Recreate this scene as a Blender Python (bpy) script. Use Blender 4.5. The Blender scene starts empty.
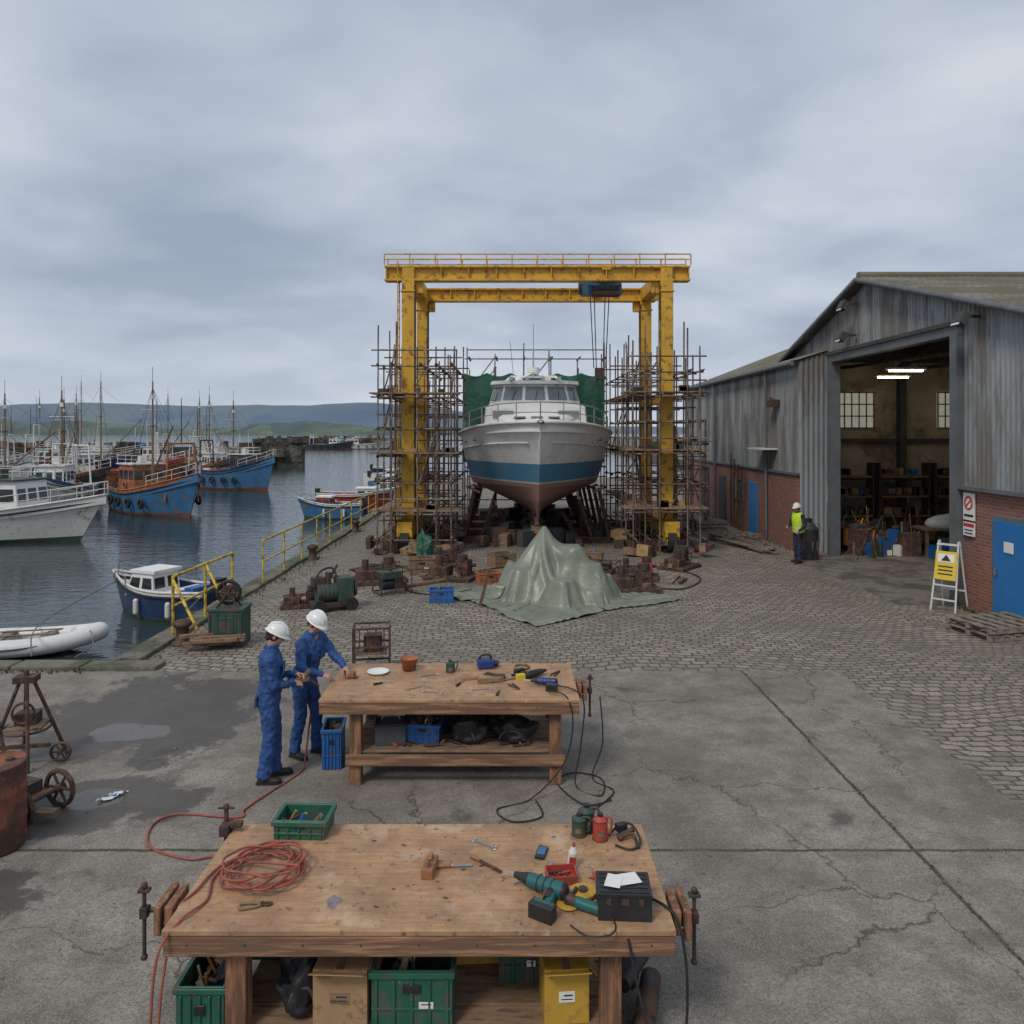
import bpy, bmesh, math, random
import numpy as np
from mathutils import Vector, Matrix, Euler, noise as mnoise
RAD=math.radians
random.seed(11)
scene=bpy.context.scene
V=Vector
# ---------------------------------------------------------------- materials
def nt_mat(name):
    m=bpy.data.materials.new(name); m.use_nodes=True
    nt=m.node_tree; b=nt.nodes['Principled BSDF']
    return m,nt,b
def N(nt,t,**kw):
    n=nt.nodes.new(t)
    for k,v in kw.items():
        if k in n.inputs: n.inputs[k].default_value=v
        else: setattr(n,k,v)
    return n
def ramp(nt,fac,stops,interp='LINEAR'):
    r=nt.nodes.new('ShaderNodeValToRGB'); r.color_ramp.interpolation=interp
    e=r.color_ramp.elements
    while len(e)<len(stops): e.new(0.5)
    for i,(p,c) in enumerate(stops):
        e[i].position=p
        e[i].color=(c,c,c,1) if isinstance(c,(int,float)) else (*c[:3],1)
    nt.links.new(fac,r.inputs[0]); return r.outputs[0]
def mixc(nt,f,a,b,mode='MIX'):
    m=nt.nodes.new('ShaderNodeMix'); m.data_type='RGBA'; m.blend_type=mode
    for s,v in ((m.inputs[0],f),(m.inputs[6],a),(m.inputs[7],b)):
        if isinstance(v,bpy.types.NodeSocket): nt.links.new(v,s)
        elif isinstance(v,(int,float)): s.default_value=v
        else: s.default_value=(*v[:3],1)
    return m.outputs[2]
def mth(nt,op,a,b=None,c=None):
    m=nt.nodes.new('ShaderNodeMath'); m.operation=op
    for i,v in enumerate((a,b,c)):
        if v is None: continue
        if isinstance(v,bpy.types.NodeSocket): nt.links.new(v,m.inputs[i])
        else: m.inputs[i].default_value=v
    return m.outputs[0]
def noise(nt,vec,scale,detail=5,rough=.6,dist=0):
    n=N(nt,'ShaderNodeTexNoise'); n.inputs['Scale'].default_value=scale
    n.inputs['Detail'].default_value=detail; n.inputs['Roughness'].default_value=rough
    n.inputs['Distortion'].default_value=dist
    nt.links.new(vec,n.inputs['Vector']); return n.outputs['Fac']
def mapping(nt,vec,scale=(1,1,1),rot=(0,0,0)):
    m=nt.nodes.new('ShaderNodeMapping'); m.inputs['Scale'].default_value=scale; m.inputs['Rotation'].default_value=rot
    nt.links.new(vec,m.inputs['Vector']); return m.outputs[0]
def bump(nt,b,h,strength=.3,dist=.02):
    bn=nt.nodes.new('ShaderNodeBump'); bn.inputs['Strength'].default_value=strength; bn.inputs['Distance'].default_value=dist
    nt.links.new(h,bn.inputs['Height']); nt.links.new(bn.outputs[0],b.inputs['Normal'])
def pm(name,c,rough=.6,metal=0,var=.2,sc=6,dirt=None,damt=.35,dsc=3,bmp=.15,bsc=40,bd=.01,stretch=(1,1,1)):
    m,nt,b=nt_mat(name)
    tc=nt.nodes.new('ShaderNodeTexCoord').outputs['Object']
    v=mapping(nt,tc,stretch) if stretch!=(1,1,1) else tc
    n=noise(nt,v,sc,3,.65)
    lo=[x*(1-var) for x in c]; hi=[min(1,x*(1+var)) for x in c]
    col=ramp(nt,n,[(.3,lo),(.7,hi)])
    if dirt is not None:
        d=noise(nt,v,dsc,5,.7)
        t=.72-damt*.5
        f=ramp(nt,d,[(t-.06,0),(t+.06,1)])
        col=mixc(nt,f,col,dirt)
        rr=mth(nt,'MULTIPLY_ADD',f,.25,rough); rr2=mth(nt,'MINIMUM',rr,1.0)
        nt.links.new(rr2,b.inputs['Roughness'])
    else: b.inputs['Roughness'].default_value=rough
    nt.links.new(col,b.inputs['Base Color'])
    b.inputs['Metallic'].default_value=metal
    if bmp>=.2: bump(nt,b,noise(nt,v,bsc,1,.6),bmp,bd)
    return m
M={}
M['yellow']=pm('crane_yellow_paint',(.66,.37,.03),.5,0,.14,2,dirt=(.27,.13,.04),damt=.3,dsc=4)
M['yellow2']=pm('railing_yellow_paint',(.66,.46,.04),.5,0,.12,2,dirt=(.2,.1,.04),damt=.36,dsc=9)
M['steel']=pm('galvanised_tube',(.26,.235,.21),.55,.3,.25,3,dirt=(.16,.10,.07),damt=.5,dsc=2.5)
M['rust']=pm('rusty_iron',(.14,.07,.045),.85,.1,.45,9,dirt=(.06,.043,.037),damt=.45,dsc=6,bmp=.5)
M['iron']=pm('dark_iron',(.07,.058,.05),.55,.4,.35,12,dirt=(.12,.065,.04),damt=.4,dsc=8,bmp=.3)
M['black']=pm('black_plastic',(.022,.022,.024),.5,0,.3,8)
M['greycase']=pm('grey_plastic_case',(.07,.075,.08),.5,0,.2,8)
M['rubber']=pm('black_rubber',(.02,.02,.02),.8,0,.3,10)
M['white']=pm('white_gelcoat',(.8,.8,.77),.4,0,.05,2,dirt=(.52,.48,.42),damt=.14,dsc=3,bmp=.03)
M['offwhite']=pm('weathered_white_paint',(.66,.65,.61),.5,0,.08,3,dirt=(.38,.29,.2),damt=.18,dsc=2.5,bmp=.06)
M['glass']=pm('dark_glass',(.03,.04,.045),.08,0,.2,1,bmp=0)
M['cglass']=pm('cabin_glass',(.2,.23,.24),.08,0,.2,1,bmp=0)
M['bluehull']=pm('blue_hull_paint',(.04,.16,.33),.45,0,.18,2,dirt=(.14,.13,.12),damt=.3,dsc=3)
M['navyhull']=pm('navy_hull_paint',(.02,.045,.11),.35,0,.2,2,dirt=(.09,.09,.09),damt=.2,dsc=3)
M['darkhull']=pm('black_hull_paint',(.03,.04,.05),.45,0,.2,2,dirt=(.12,.07,.05),damt=.35,dsc=3)
M['redpaint']=pm('red_paint',(.42,.06,.04),.45,0,.15,4,dirt=(.15,.06,.04),damt=.25,dsc=5)
M['orange']=pm('orange_paint',(.46,.14,.05),.5,0,.15,4,dirt=(.2,.1,.06),damt=.4,dsc=5)
M['antifoul']=pm('antifouling',(.19,.07,.055),.75,0,.25,3,dirt=(.1,.1,.07),damt=.4,dsc=3)
M['greenpl']=pm('green_crate_plastic',(.02,.12,.075),.45,0,.15,6,dirt=(.09,.09,.07),damt=.3,dsc=8)
M['bluepl']=pm('blue_crate_plastic',(.02,.12,.36),.45,0,.15,6,dirt=(.08,.09,.1),damt=.25,dsc=8)
M['dkgreen']=pm('dark_green_paint',(.025,.075,.055),.55,0,.2,6,dirt=(.1,.07,.05),damt=.35,dsc=5)
M['tarpgreen']=pm('green_debris_sheet',(.03,.13,.09),.55,0,.25,2,dirt=(.05,.10,.08),damt=.3,dsc=2,bmp=.5,bsc=3,bd=.1)
M['card']=pm('cardboard',(.38,.235,.12),.85,0,.12,5,dirt=(.22,.13,.075),damt=.25,dsc=6)
M['yelbox']=pm('yellow_carton',(.52,.31,.04),.6,0,.1,5,dirt=(.3,.19,.05),damt=.25,dsc=6)
M['paper']=pm('paper',(.75,.74,.7),.8,0,.04,5,bmp=.05)
M['timber']=pm('weathered_timber',(.27,.175,.105),.8,0,.3,8,dirt=(.12,.08,.055),damt=.35,dsc=4,bmp=.3,stretch=(1,6,6))
M['timberg']=pm('grey_timber',(.25,.215,.17),.85,0,.3,8,dirt=(.1,.08,.06),damt=.35,dsc=4,bmp=.3,stretch=(5,1,5))
M['boards']=pm('scaffold_boards',(.3,.2,.12),.8,0,.3,5,dirt=(.14,.1,.07),damt=.4,dsc=4)
M['cloth_blue']=pm('blue_coverall_cloth',(.03,.085,.25),.85,0,.25,9,dirt=(.03,.06,.16),damt=.35,dsc=5,bmp=.5,bsc=22,bd=.012)
M['navy']=pm('navy_cloth',(.02,.028,.055),.9,0,.25,9,bmp=.3)
M['hivis']=pm('hivis_cloth',(.5,.72,.03),.7,0,.12,9,bmp=.3)
M['refl']=pm('reflective_tape',(.6,.6,.6),.4,0,.05,9)
M['skin']=pm('skin',(.46,.26,.19),.55,0,.1,14,bmp=.05)
M['hair']=pm('dark_hair',(.03,.02,.014),.7,0,.3,60,bmp=.6,bsc=120)
M['helmet']=pm('white_hard_hat',(.78,.78,.76),.3,0,.03,5,bmp=0)
M['boot']=pm('black_boot',(.02,.018,.016),.6,0,.3,10)
M['eye']=pm('eye_white',(.7,.68,.65),.2,0,.02,5,bmp=0)
M['iris']=pm('iris',(.05,.03,.02),.2,0,.02,5,bmp=0)
M['teal']=pm('teal_tool_plastic',(.015,.12,.12),.4,0,.1,6,dirt=(.05,.07,.07),damt=.3,dsc=14)
M['toolblue']=pm('blue_tool_plastic',(.02,.05,.2),.4,0,.1,6)
M['hose']=pm('red_hose_rubber',(.34,.085,.055),.5,0,.15,6,dirt=(.2,.09,.07),damt=.3,dsc=8)
M['chrome']=pm('tool_steel',(.45,.45,.44),.3,.9,.15,10)
M['handle']=pm('tool_wood_handle',(.3,.14,.06),.55,0,.2,10,stretch=(1,1,6))
M['bluedoor']=pm('blue_door_paint',(.02,.17,.44),.45,0,.06,2,dirt=(.04,.14,.32),damt=.2,dsc=3)
M['concwall']=pm('quay_wall_stone',(.2,.18,.145),.9,0,.3,1.2,dirt=(.085,.09,.055),damt=.45,dsc=1.2,bmp=.8,bsc=3,bd=.1)
M['stone']=pm('pier_stone',(.11,.1,.085),.9,0,.4,.6,dirt=(.04,.045,.03),damt=.5,dsc=.5,bmp=.9,bsc=1.2,bd=.4)
M['inter']=pm('interior_wall_lining',(.38,.33,.24),.8,0,.2,1,dirt=(.2,.17,.12),damt=.4,dsc=.8)
M['shopfloor']=pm('workshop_floor',(.22,.2,.17),.6,0,.25,1,dirt=(.09,.08,.07),damt=.45,dsc=1)
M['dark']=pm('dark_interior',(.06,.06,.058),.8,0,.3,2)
M['dinghy']=pm('dinghy_tube_fabric',(.68,.69,.68),.45,0,.05,3,dirt=(.45,.44,.4),damt=.18,dsc=3)
M['signY']=pm('yellow_sign',(.7,.5,.04),.5,0,.05,3,bmp=0)
M['signR']=pm('red_sign',(.55,.03,.03),.5,0,.05,3,bmp=0)
M['clad']=pm('grey_cladding',(.265,.29,.3),.5,.1,.16,.9,dirt=(.17,.16,.145),damt=.46,dsc=1.3,bmp=.1,stretch=(1,1,.18))
M['roofm']=pm('weathered_sheet_roof',(.21,.205,.185),.8,0,.2,1.2,dirt=(.14,.13,.085),damt=.5,dsc=.9,bmp=.1,stretch=(.4,1,1))
M['trim']=pm('shed_trim',(.14,.155,.165),.6,.2,.2,2)
def emis(name,c,s):
    m,nt,b=nt_mat(name); b.inputs['Base Color'].default_value=(*c,1)
    b.inputs['Emission Color'].default_value=(*c,1); b.inputs['Emission Strength'].default_value=s; return m
M['lamp']=emis('fluorescent_lamp',(1,.85,.6),12)
M['winglow']=emis('backlight_glow_window',(.55,.56,.46),.3)  # emission stands in for daylight behind the panes; no light passes through

def m_hull():
    m,nt,b=nt_mat('cruiser_hull_paint')
    g=nt.nodes.new('ShaderNodeNewGeometry').outputs['Position']
    z=N(nt,'ShaderNodeSeparateXYZ'); nt.links.new(g,z.inputs[0])
    n=noise(nt,g,1.5,4,.6); zz=mth(nt,'MULTIPLY_ADD',n,.02,z.outputs[2])
    f=mth(nt,'MULTIPLY',zz,.2)
    def p(h): return (h+.01)*.2
    c=ramp(nt,f,[(0,(.27,.14,.115)),(p(1.6),(.38,.215,.18)),(p(2.2),(.6,.58,.55)),(p(2.27),(.08,.26,.42)),(p(2.88),(.77,.78,.77))],'CONSTANT')
    v=mapping(nt,g,(1,1,.22)); d=noise(nt,v,2.6,6,.75)
    ff=ramp(nt,d,[(.5,0),(.74,.5)]); c=mixc(nt,ff,c,(.34,.29,.25))
    sp=ramp(nt,noise(nt,g,5,6,.8),[(.6,0),(.69,.5)]); c=mixc(nt,sp,c,(.42,.37,.34))
    nt.links.new(c,b.inputs['Base Color']); b.inputs['Roughness'].default_value=.45
    return m
M['chull']=m_hull()

def m_ply():
    m,nt,b=nt_mat('plywood_top')
    g=nt.nodes.new('ShaderNodeTexCoord').outputs['Object']
    v=mapping(nt,g,(1.2,14,14)); gr=noise(nt,v,2.2,6,.6,.6)
    c=ramp(nt,gr,[(.25,(.34,.18,.085)),(.55,(.48,.285,.145)),(.8,(.58,.37,.21))])
    bl=noise(nt,g,2.1,7,.72); c=mixc(nt,ramp(nt,bl,[(.42,0),(.62,.75)]),c,(.25,.15,.09))
    pl=noise(nt,g,3.7,6,.65); c=mixc(nt,ramp(nt,pl,[(.55,0),(.68,.5)]),c,(.6,.46,.33))
    sp=noise(nt,g,11,6,.75); c=mixc(nt,ramp(nt,sp,[(.58,0),(.65,.75)]),c,(.12,.08,.055))
    sp2=noise(nt,mapping(nt,g,(3,1,1)),17,4,.7); c=mixc(nt,ramp(nt,sp2,[(.66,0),(.7,.6)]),c,(.64,.54,.43))
    vo=N(nt,'ShaderNodeTexVoronoi'); vo.inputs['Scale'].default_value=6; nt.links.new(g,vo.inputs['Vector'])
    dd=mth(nt,'MULTIPLY_ADD',sp,.1,vo.outputs['Distance'])
    dr=ramp(nt,dd,[(.11,.8),(.16,0)]); c=mixc(nt,dr,c,(.1,.06,.04))
    sc=noise(nt,mapping(nt,g,(1,22,1),(0,0,.7)),5,3,.6); c=mixc(nt,ramp(nt,sc,[(.68,0),(.71,.6)]),c,(.2,.12,.08))
    sc2=noise(nt,mapping(nt,g,(1,26,1),(0,0,-.4)),4,3,.6); c=mixc(nt,ramp(nt,sc2,[(.69,0),(.72,.6)]),c,(.62,.5,.38))
    nt.links.new(c,b.inputs['Base Color']); b.inputs['Roughness'].default_value=.6
    bump(nt,b,gr,.25,.004); return m
M['ply']=m_ply()
M['benchwood']=pm('bench_frame_wood',(.3,.14,.075),.7,0,.4,5,dirt=(.14,.075,.045),damt=.45,dsc=3,bmp=.3,bsc=18,stretch=(5,5,.7))
M['benchrail']=pm('bench_rail_wood',(.34,.185,.1),.7,0,.35,5,dirt=(.17,.095,.06),damt=.5,dsc=3,bmp=.3,bsc=18,stretch=(.5,8,8))

def m_brick():
    m,nt,b=nt_mat('red_brick')
    g=nt.nodes.new('ShaderNodeNewGeometry').outputs['Position']
    s=N(nt,'ShaderNodeSeparateXYZ'); nt.links.new(g,s.inputs[0])
    cx=N(nt,'ShaderNodeCombineXYZ'); nt.links.new(mth(nt,'ADD',s.outputs[0],s.outputs[1]),cx.inputs[0]); nt.links.new(s.outputs[2],cx.inputs[1])
    br=N(nt,'ShaderNodeTexBrick'); nt.links.new(cx.outputs[0],br.inputs['Vector'])
    br.inputs['Scale'].default_value=1; br.inputs['Brick Width'].default_value=.225; br.inputs['Row Height'].default_value=.075
    br.inputs['Mortar Size'].default_value=.006; br.inputs['Color1'].default_value=(.34,.12,.08,1); br.inputs['Color2'].default_value=(.2,.08,.06,1); br.inputs['Mortar'].default_value=(.3,.26,.22,1)
    c=mixc(nt,ramp(nt,noise(nt,g,1.1,5,.7),[(.42,0),(.7,.6)]),br.outputs['Color'],(.17,.125,.105))
    nt.links.new(c,b.inputs['Base Color']); b.inputs['Roughness'].default_value=.85
    bump(nt,b,mth(nt,'SUBTRACT',1.0,br.outputs['Fac']),.5,.008); return m
M['brick']=m_brick()

def m_cobble():
    m,nt,b=nt_mat('cobble_setts')
    g=nt.nodes.new('ShaderNodeNewGeometry').outputs['Position']
    dn=N(nt,'ShaderNodeTexNoise'); dn.inputs['Scale'].default_value=.4; dn.inputs['Detail'].default_value=1; nt.links.new(g,dn.inputs['Vector'])
    dn2=N(nt,'ShaderNodeTexNoise'); dn2.inputs['Scale'].default_value=5; dn2.inputs['Detail'].default_value=1; nt.links.new(g,dn2.inputs['Vector'])
    a=N(nt,'ShaderNodeVectorMath',operation='MULTIPLY_ADD'); nt.links.new(dn.outputs['Color'],a.inputs[0]); a.inputs[1].default_value=(1.0,1.0,0); nt.links.new(g,a.inputs[2])
    a2=N(nt,'ShaderNodeVectorMath',operation='MULTIPLY_ADD'); nt.links.new(dn2.outputs['Color'],a2.inputs[0]); a2.inputs[1].default_value=(.09,.09,0); nt.links.new(a.outputs[0],a2.inputs[2])
    br=N(nt,'ShaderNodeTexBrick'); nt.links.new(a2.outputs[0],br.inputs['Vector'])
    br.inputs['Scale'].default_value=1; br.inputs['Brick Width'].default_value=.235; br.inputs['Row Height'].default_value=.145
    br.inputs['Mortar Size'].default_value=.018; br.inputs['Mortar Smooth'].default_value=.7; br.inputs['Color1'].default_value=(.38,.33,.265,1); br.inputs['Color2'].default_value=(.21,.18,.145,1); br.inputs['Mortar'].default_value=(.085,.076,.052,1)
    big=noise(nt,g,.35,6,.7)
    c=mixc(nt,ramp(nt,big,[(.42,0),(.62,.6)]),br.outputs['Color'],(.175,.155,.12))
    moss=noise(nt,g,.9,5,.7); c=mixc(nt,ramp(nt,moss,[(.58,0),(.72,.4)]),c,(.135,.135,.075))
    fine=noise(nt,g,22,3,.7); c=mixc(nt,ramp(nt,fine,[(.35,.4),(.6,0)]),c,(.1,.09,.075))
    nt.links.new(c,b.inputs['Base Color'])
    nt.links.new(ramp(nt,big,[(.4,.8),(.7,.55)]),b.inputs['Roughness'])
    h=mth(nt,'SUBTRACT',1.0,br.outputs['Fac'])
    bump(nt,b,h,.9,.035); return m
M['cobble']=m_cobble()

def m_conc():
    m,nt,b=nt_mat('old_concrete_yard')
    g=nt.nodes.new('ShaderNodeNewGeometry').outputs['Position']
    s=N(nt,'ShaderNodeSeparateXYZ'); nt.links.new(g,s.inputs[0]); X,Y=s.outputs[0],s.outputs[1]
    big=noise(nt,g,.42,7,.64); mid=noise(nt,g,2.0,7,.72); fine=noise(nt,g,42,3,.85); vf=noise(nt,g,120,1,.8)
    c=ramp(nt,big,[(.36,(.13,.115,.093)),(.47,(.225,.2,.165)),(.56,(.275,.248,.208)),(.66,(.35,.32,.275))])
    c=mixc(nt,ramp(nt,mid,[(.36,.85),(.55,0)]),c,(.125,.108,.088))
    c=mixc(nt,ramp(nt,mid,[(.56,0),(.66,.45)]),c,(.37,.34,.295))
    c=mixc(nt,ramp(nt,fine,[(.38,.7),(.56,0)]),c,(.095,.083,.07))
    c=mixc(nt,ramp(nt,vf,[(.55,0),(.7,.65)]),c,(.46,.43,.375))
    vo=N(nt,'ShaderNodeTexVoronoi'); vo.inputs['Scale'].default_value=.8; nt.links.new(g,vo.inputs['Vector'])
    dd=mth(nt,'MULTIPLY_ADD',mid,.45,vo.outputs['Distance'])
    c=mixc(nt,ramp(nt,dd,[(.29,.7),(.36,0)]),c,(.072,.063,.052))
    vo2=N(nt,'ShaderNodeTexVoronoi'); vo2.inputs['Scale'].default_value=3.7; nt.links.new(g,vo2.inputs['Vector'])
    dd2=mth(nt,'MULTIPLY_ADD',mid,.2,vo2.outputs['Distance'])
    c=mixc(nt,ramp(nt,dd2,[(.14,.65),(.19,0)]),c,(.07,.062,.052))
    dn=N(nt,'ShaderNodeTexNoise'); dn.inputs['Scale'].default_value=1.3; dn.inputs['Detail'].default_value=6; dn.inputs['Roughness'].default_value=.65; nt.links.new(g,dn.inputs['Vector'])
    a=N(nt,'ShaderNodeVectorMath',operation='MULTIPLY_ADD'); nt.links.new(dn.outputs['Color'],a.inputs[0]); a.inputs[1].default_value=(1,1,0); nt.links.new(g,a.inputs[2])
    vc=N(nt,'ShaderNodeTexVoronoi',feature='DISTANCE_TO_EDGE'); vc.inputs['Scale'].default_value=.4; nt.links.new(a.outputs[0],vc.inputs['Vector'])
    mk=ramp(nt,noise(nt,g,.5,2,.5),[(.44,0),(.54,.9)])
    cr=mth(nt,'MULTIPLY',ramp(nt,vc.outputs['Distance'],[(.001,.9),(.0048,0)]),mk)
    wob=mth(nt,'MULTIPLY',mth(nt,'SUBTRACT',noise(nt,g,3,5,.7),.5),.09)
    def line(ax,p):
        d=mth(nt,'ABSOLUTE',mth(nt,'ADD',mth(nt,'SUBTRACT',ax,p),wob))
        return ramp(nt,d,[(.012,1),(.03,0)])
    j=mth(nt,'MAXIMUM',line(X,3.75),line(Y,7.15)); j=mth(nt,'MAXIMUM',j,line(Y,2.0))
    j=mth(nt,'MULTIPLY',j,ramp(nt,mid,[(.3,.3),(.5,1)]))
    c=mixc(nt,j,c,(.06,.064,.03))
    c=mixc(nt,cr,c,(.045,.04,.03))
    wn=mth(nt,'SUBTRACT',noise(nt,g,1.1,6,.68),.5)
    def wet(cx,cy,rx,ry,k):
        dx=mth(nt,'DIVIDE',mth(nt,'SUBTRACT',X,cx),rx); dy=mth(nt,'DIVIDE',mth(nt,'SUBTRACT',Y,cy),ry)
        r=mth(nt,'ADD',mth(nt,'MULTIPLY',dx,dx),mth(nt,'MULTIPLY',dy,dy))
        return mth(nt,'MULTIPLY_ADD',wn,k,r)
    w=mth(nt,'MINIMUM',wet(-5.0,10.6,1.6,1.7,3.6),wet(-4.3,8.0,1.0,.65,3.6))
    w=mth(nt,'MINIMUM',w,wet(-5.2,6.3,1.2,.6,4.5))
    wf=ramp(nt,w,[(.8,.8),(1.08,0)])
    pf=ramp(nt,mth(nt,'MINIMUM',wet(-4.95,9.95,.55,.34,2.6),wet(-4.45,8.15,.34,.24,2.6)),[(.8,1),(.9,0)])
    c=mixc(nt,wf,c,(.062,.052,.042))
    c=mixc(nt,pf,c,(.11,.096,.08))
    nt.links.new(c,b.inputs['Base Color'])
    ro=mth(nt,'SUBTRACT',.88,mth(nt,'MULTIPLY',wf,.42)); ro=mth(nt,'MULTIPLY',ro,mth(nt,'SUBTRACT',1.0,mth(nt,'MULTIPLY',pf,.85)))
    nt.links.new(ro,b.inputs['Roughness'])
    h=mth(nt,'MULTIPLY_ADD',fine,.5,mth(nt,'SUBTRACT',mid,cr))
    bn=nt.nodes.new('ShaderNodeBump'); bn.inputs['Distance'].default_value=.014
    nt.links.new(h,bn.inputs['Height']); nt.links.new(mth(nt,'MULTIPLY',mth(nt,'SUBTRACT',1.0,pf),.6),bn.inputs['Strength']); nt.links.new(bn.outputs[0],b.inputs['Normal'])
    return m
M['conc']=m_conc()

def m_water():
    m,nt,b=nt_mat('harbour_water')
    g=nt.nodes.new('ShaderNodeNewGeometry').outputs['Position']
    b.inputs['Base Color'].default_value=(.03,.05,.05,1); b.inputs['Roughness'].default_value=.06; b.inputs['IOR'].default_value=1.33
    v=mapping(nt,g,(.7,1.5,1)); n1=noise(nt,v,1.9,3,.6,.3); n2=noise(nt,mapping(nt,g,(.5,1.4,1)),.35,2,.5)
    h=mth(nt,'MULTIPLY_ADD',n2,1.4,n1)
    bump(nt,b,h,.3,.1); return m
M['water']=m_water()
def m_hill(name,cols,sc):
    m,nt,b=nt_mat(name)
    g=nt.nodes.new('ShaderNodeNewGeometry').outputs['Position']
    v=mapping(nt,g,(1,.6,2.5)); vo=N(nt,'ShaderNodeTexVoronoi'); vo.inputs['Scale'].default_value=sc; nt.links.new(v,vo.inputs['Vector'])
    n=noise(nt,v,sc*1.5,5,.6)
    sc_=N(nt,'ShaderNodeSeparateColor'); nt.links.new(vo.outputs['Color'],sc_.inputs[0])
    f=mth(nt,'MULTIPLY_ADD',sc_.outputs[0],.45,mth(nt,'MULTIPLY',n,.6))
    c=ramp(nt,f,[(.2,cols[0]),(.5,cols[1]),(.75,cols[2])])
    nt.links.new(c,b.inputs['Base Color']); b.inputs['Roughness'].default_value=1; return m
M['hill']=m_hill('haze_tinted_hill_fields',[(.10,.15,.22),(.125,.175,.235),(.15,.2,.215)],.006)  # field pattern with distance haze mixed into the base colours as blue-grey
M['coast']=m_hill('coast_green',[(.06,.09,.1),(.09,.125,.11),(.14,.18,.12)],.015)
def m_tarp():
    m,nt,b=nt_mat('olive_tarpaulin')
    g=nt.nodes.new('ShaderNodeTexCoord').outputs['Object']
    n=noise(nt,g,1.3,5,.6); c=ramp(nt,n,[(.32,(.15,.17,.125)),(.55,(.21,.23,.175)),(.75,(.28,.295,.235))])
    sp=noise(nt,g,9,5,.78); c=mixc(nt,ramp(nt,sp,[(.6,0),(.7,.35)]),c,(.34,.34,.28))
    sp3=noise(nt,g,4,6,.7); c=mixc(nt,ramp(nt,sp3,[(.6,0),(.68,.3)]),c,(.12,.12,.085))
    nt.links.new(c,b.inputs['Base Color']); b.inputs['Roughness'].default_value=.38
    bump(nt,b,noise(nt,g,6,2,.6,.6),.3,.03); return m
M['tarp']=m_tarp()
M['rustbar']=pm('rusty_drum_paint',(.24,.075,.045),.7,.1,.25,4,dirt=(.1,.055,.04),damt=.45,dsc=3)
M['weed']=pm('weed_leaves',(.07,.10,.03),.8,0,.35,30)
M['grit']=pm('loose_grit',(.2,.18,.15),.9,0,.4,30)

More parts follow.
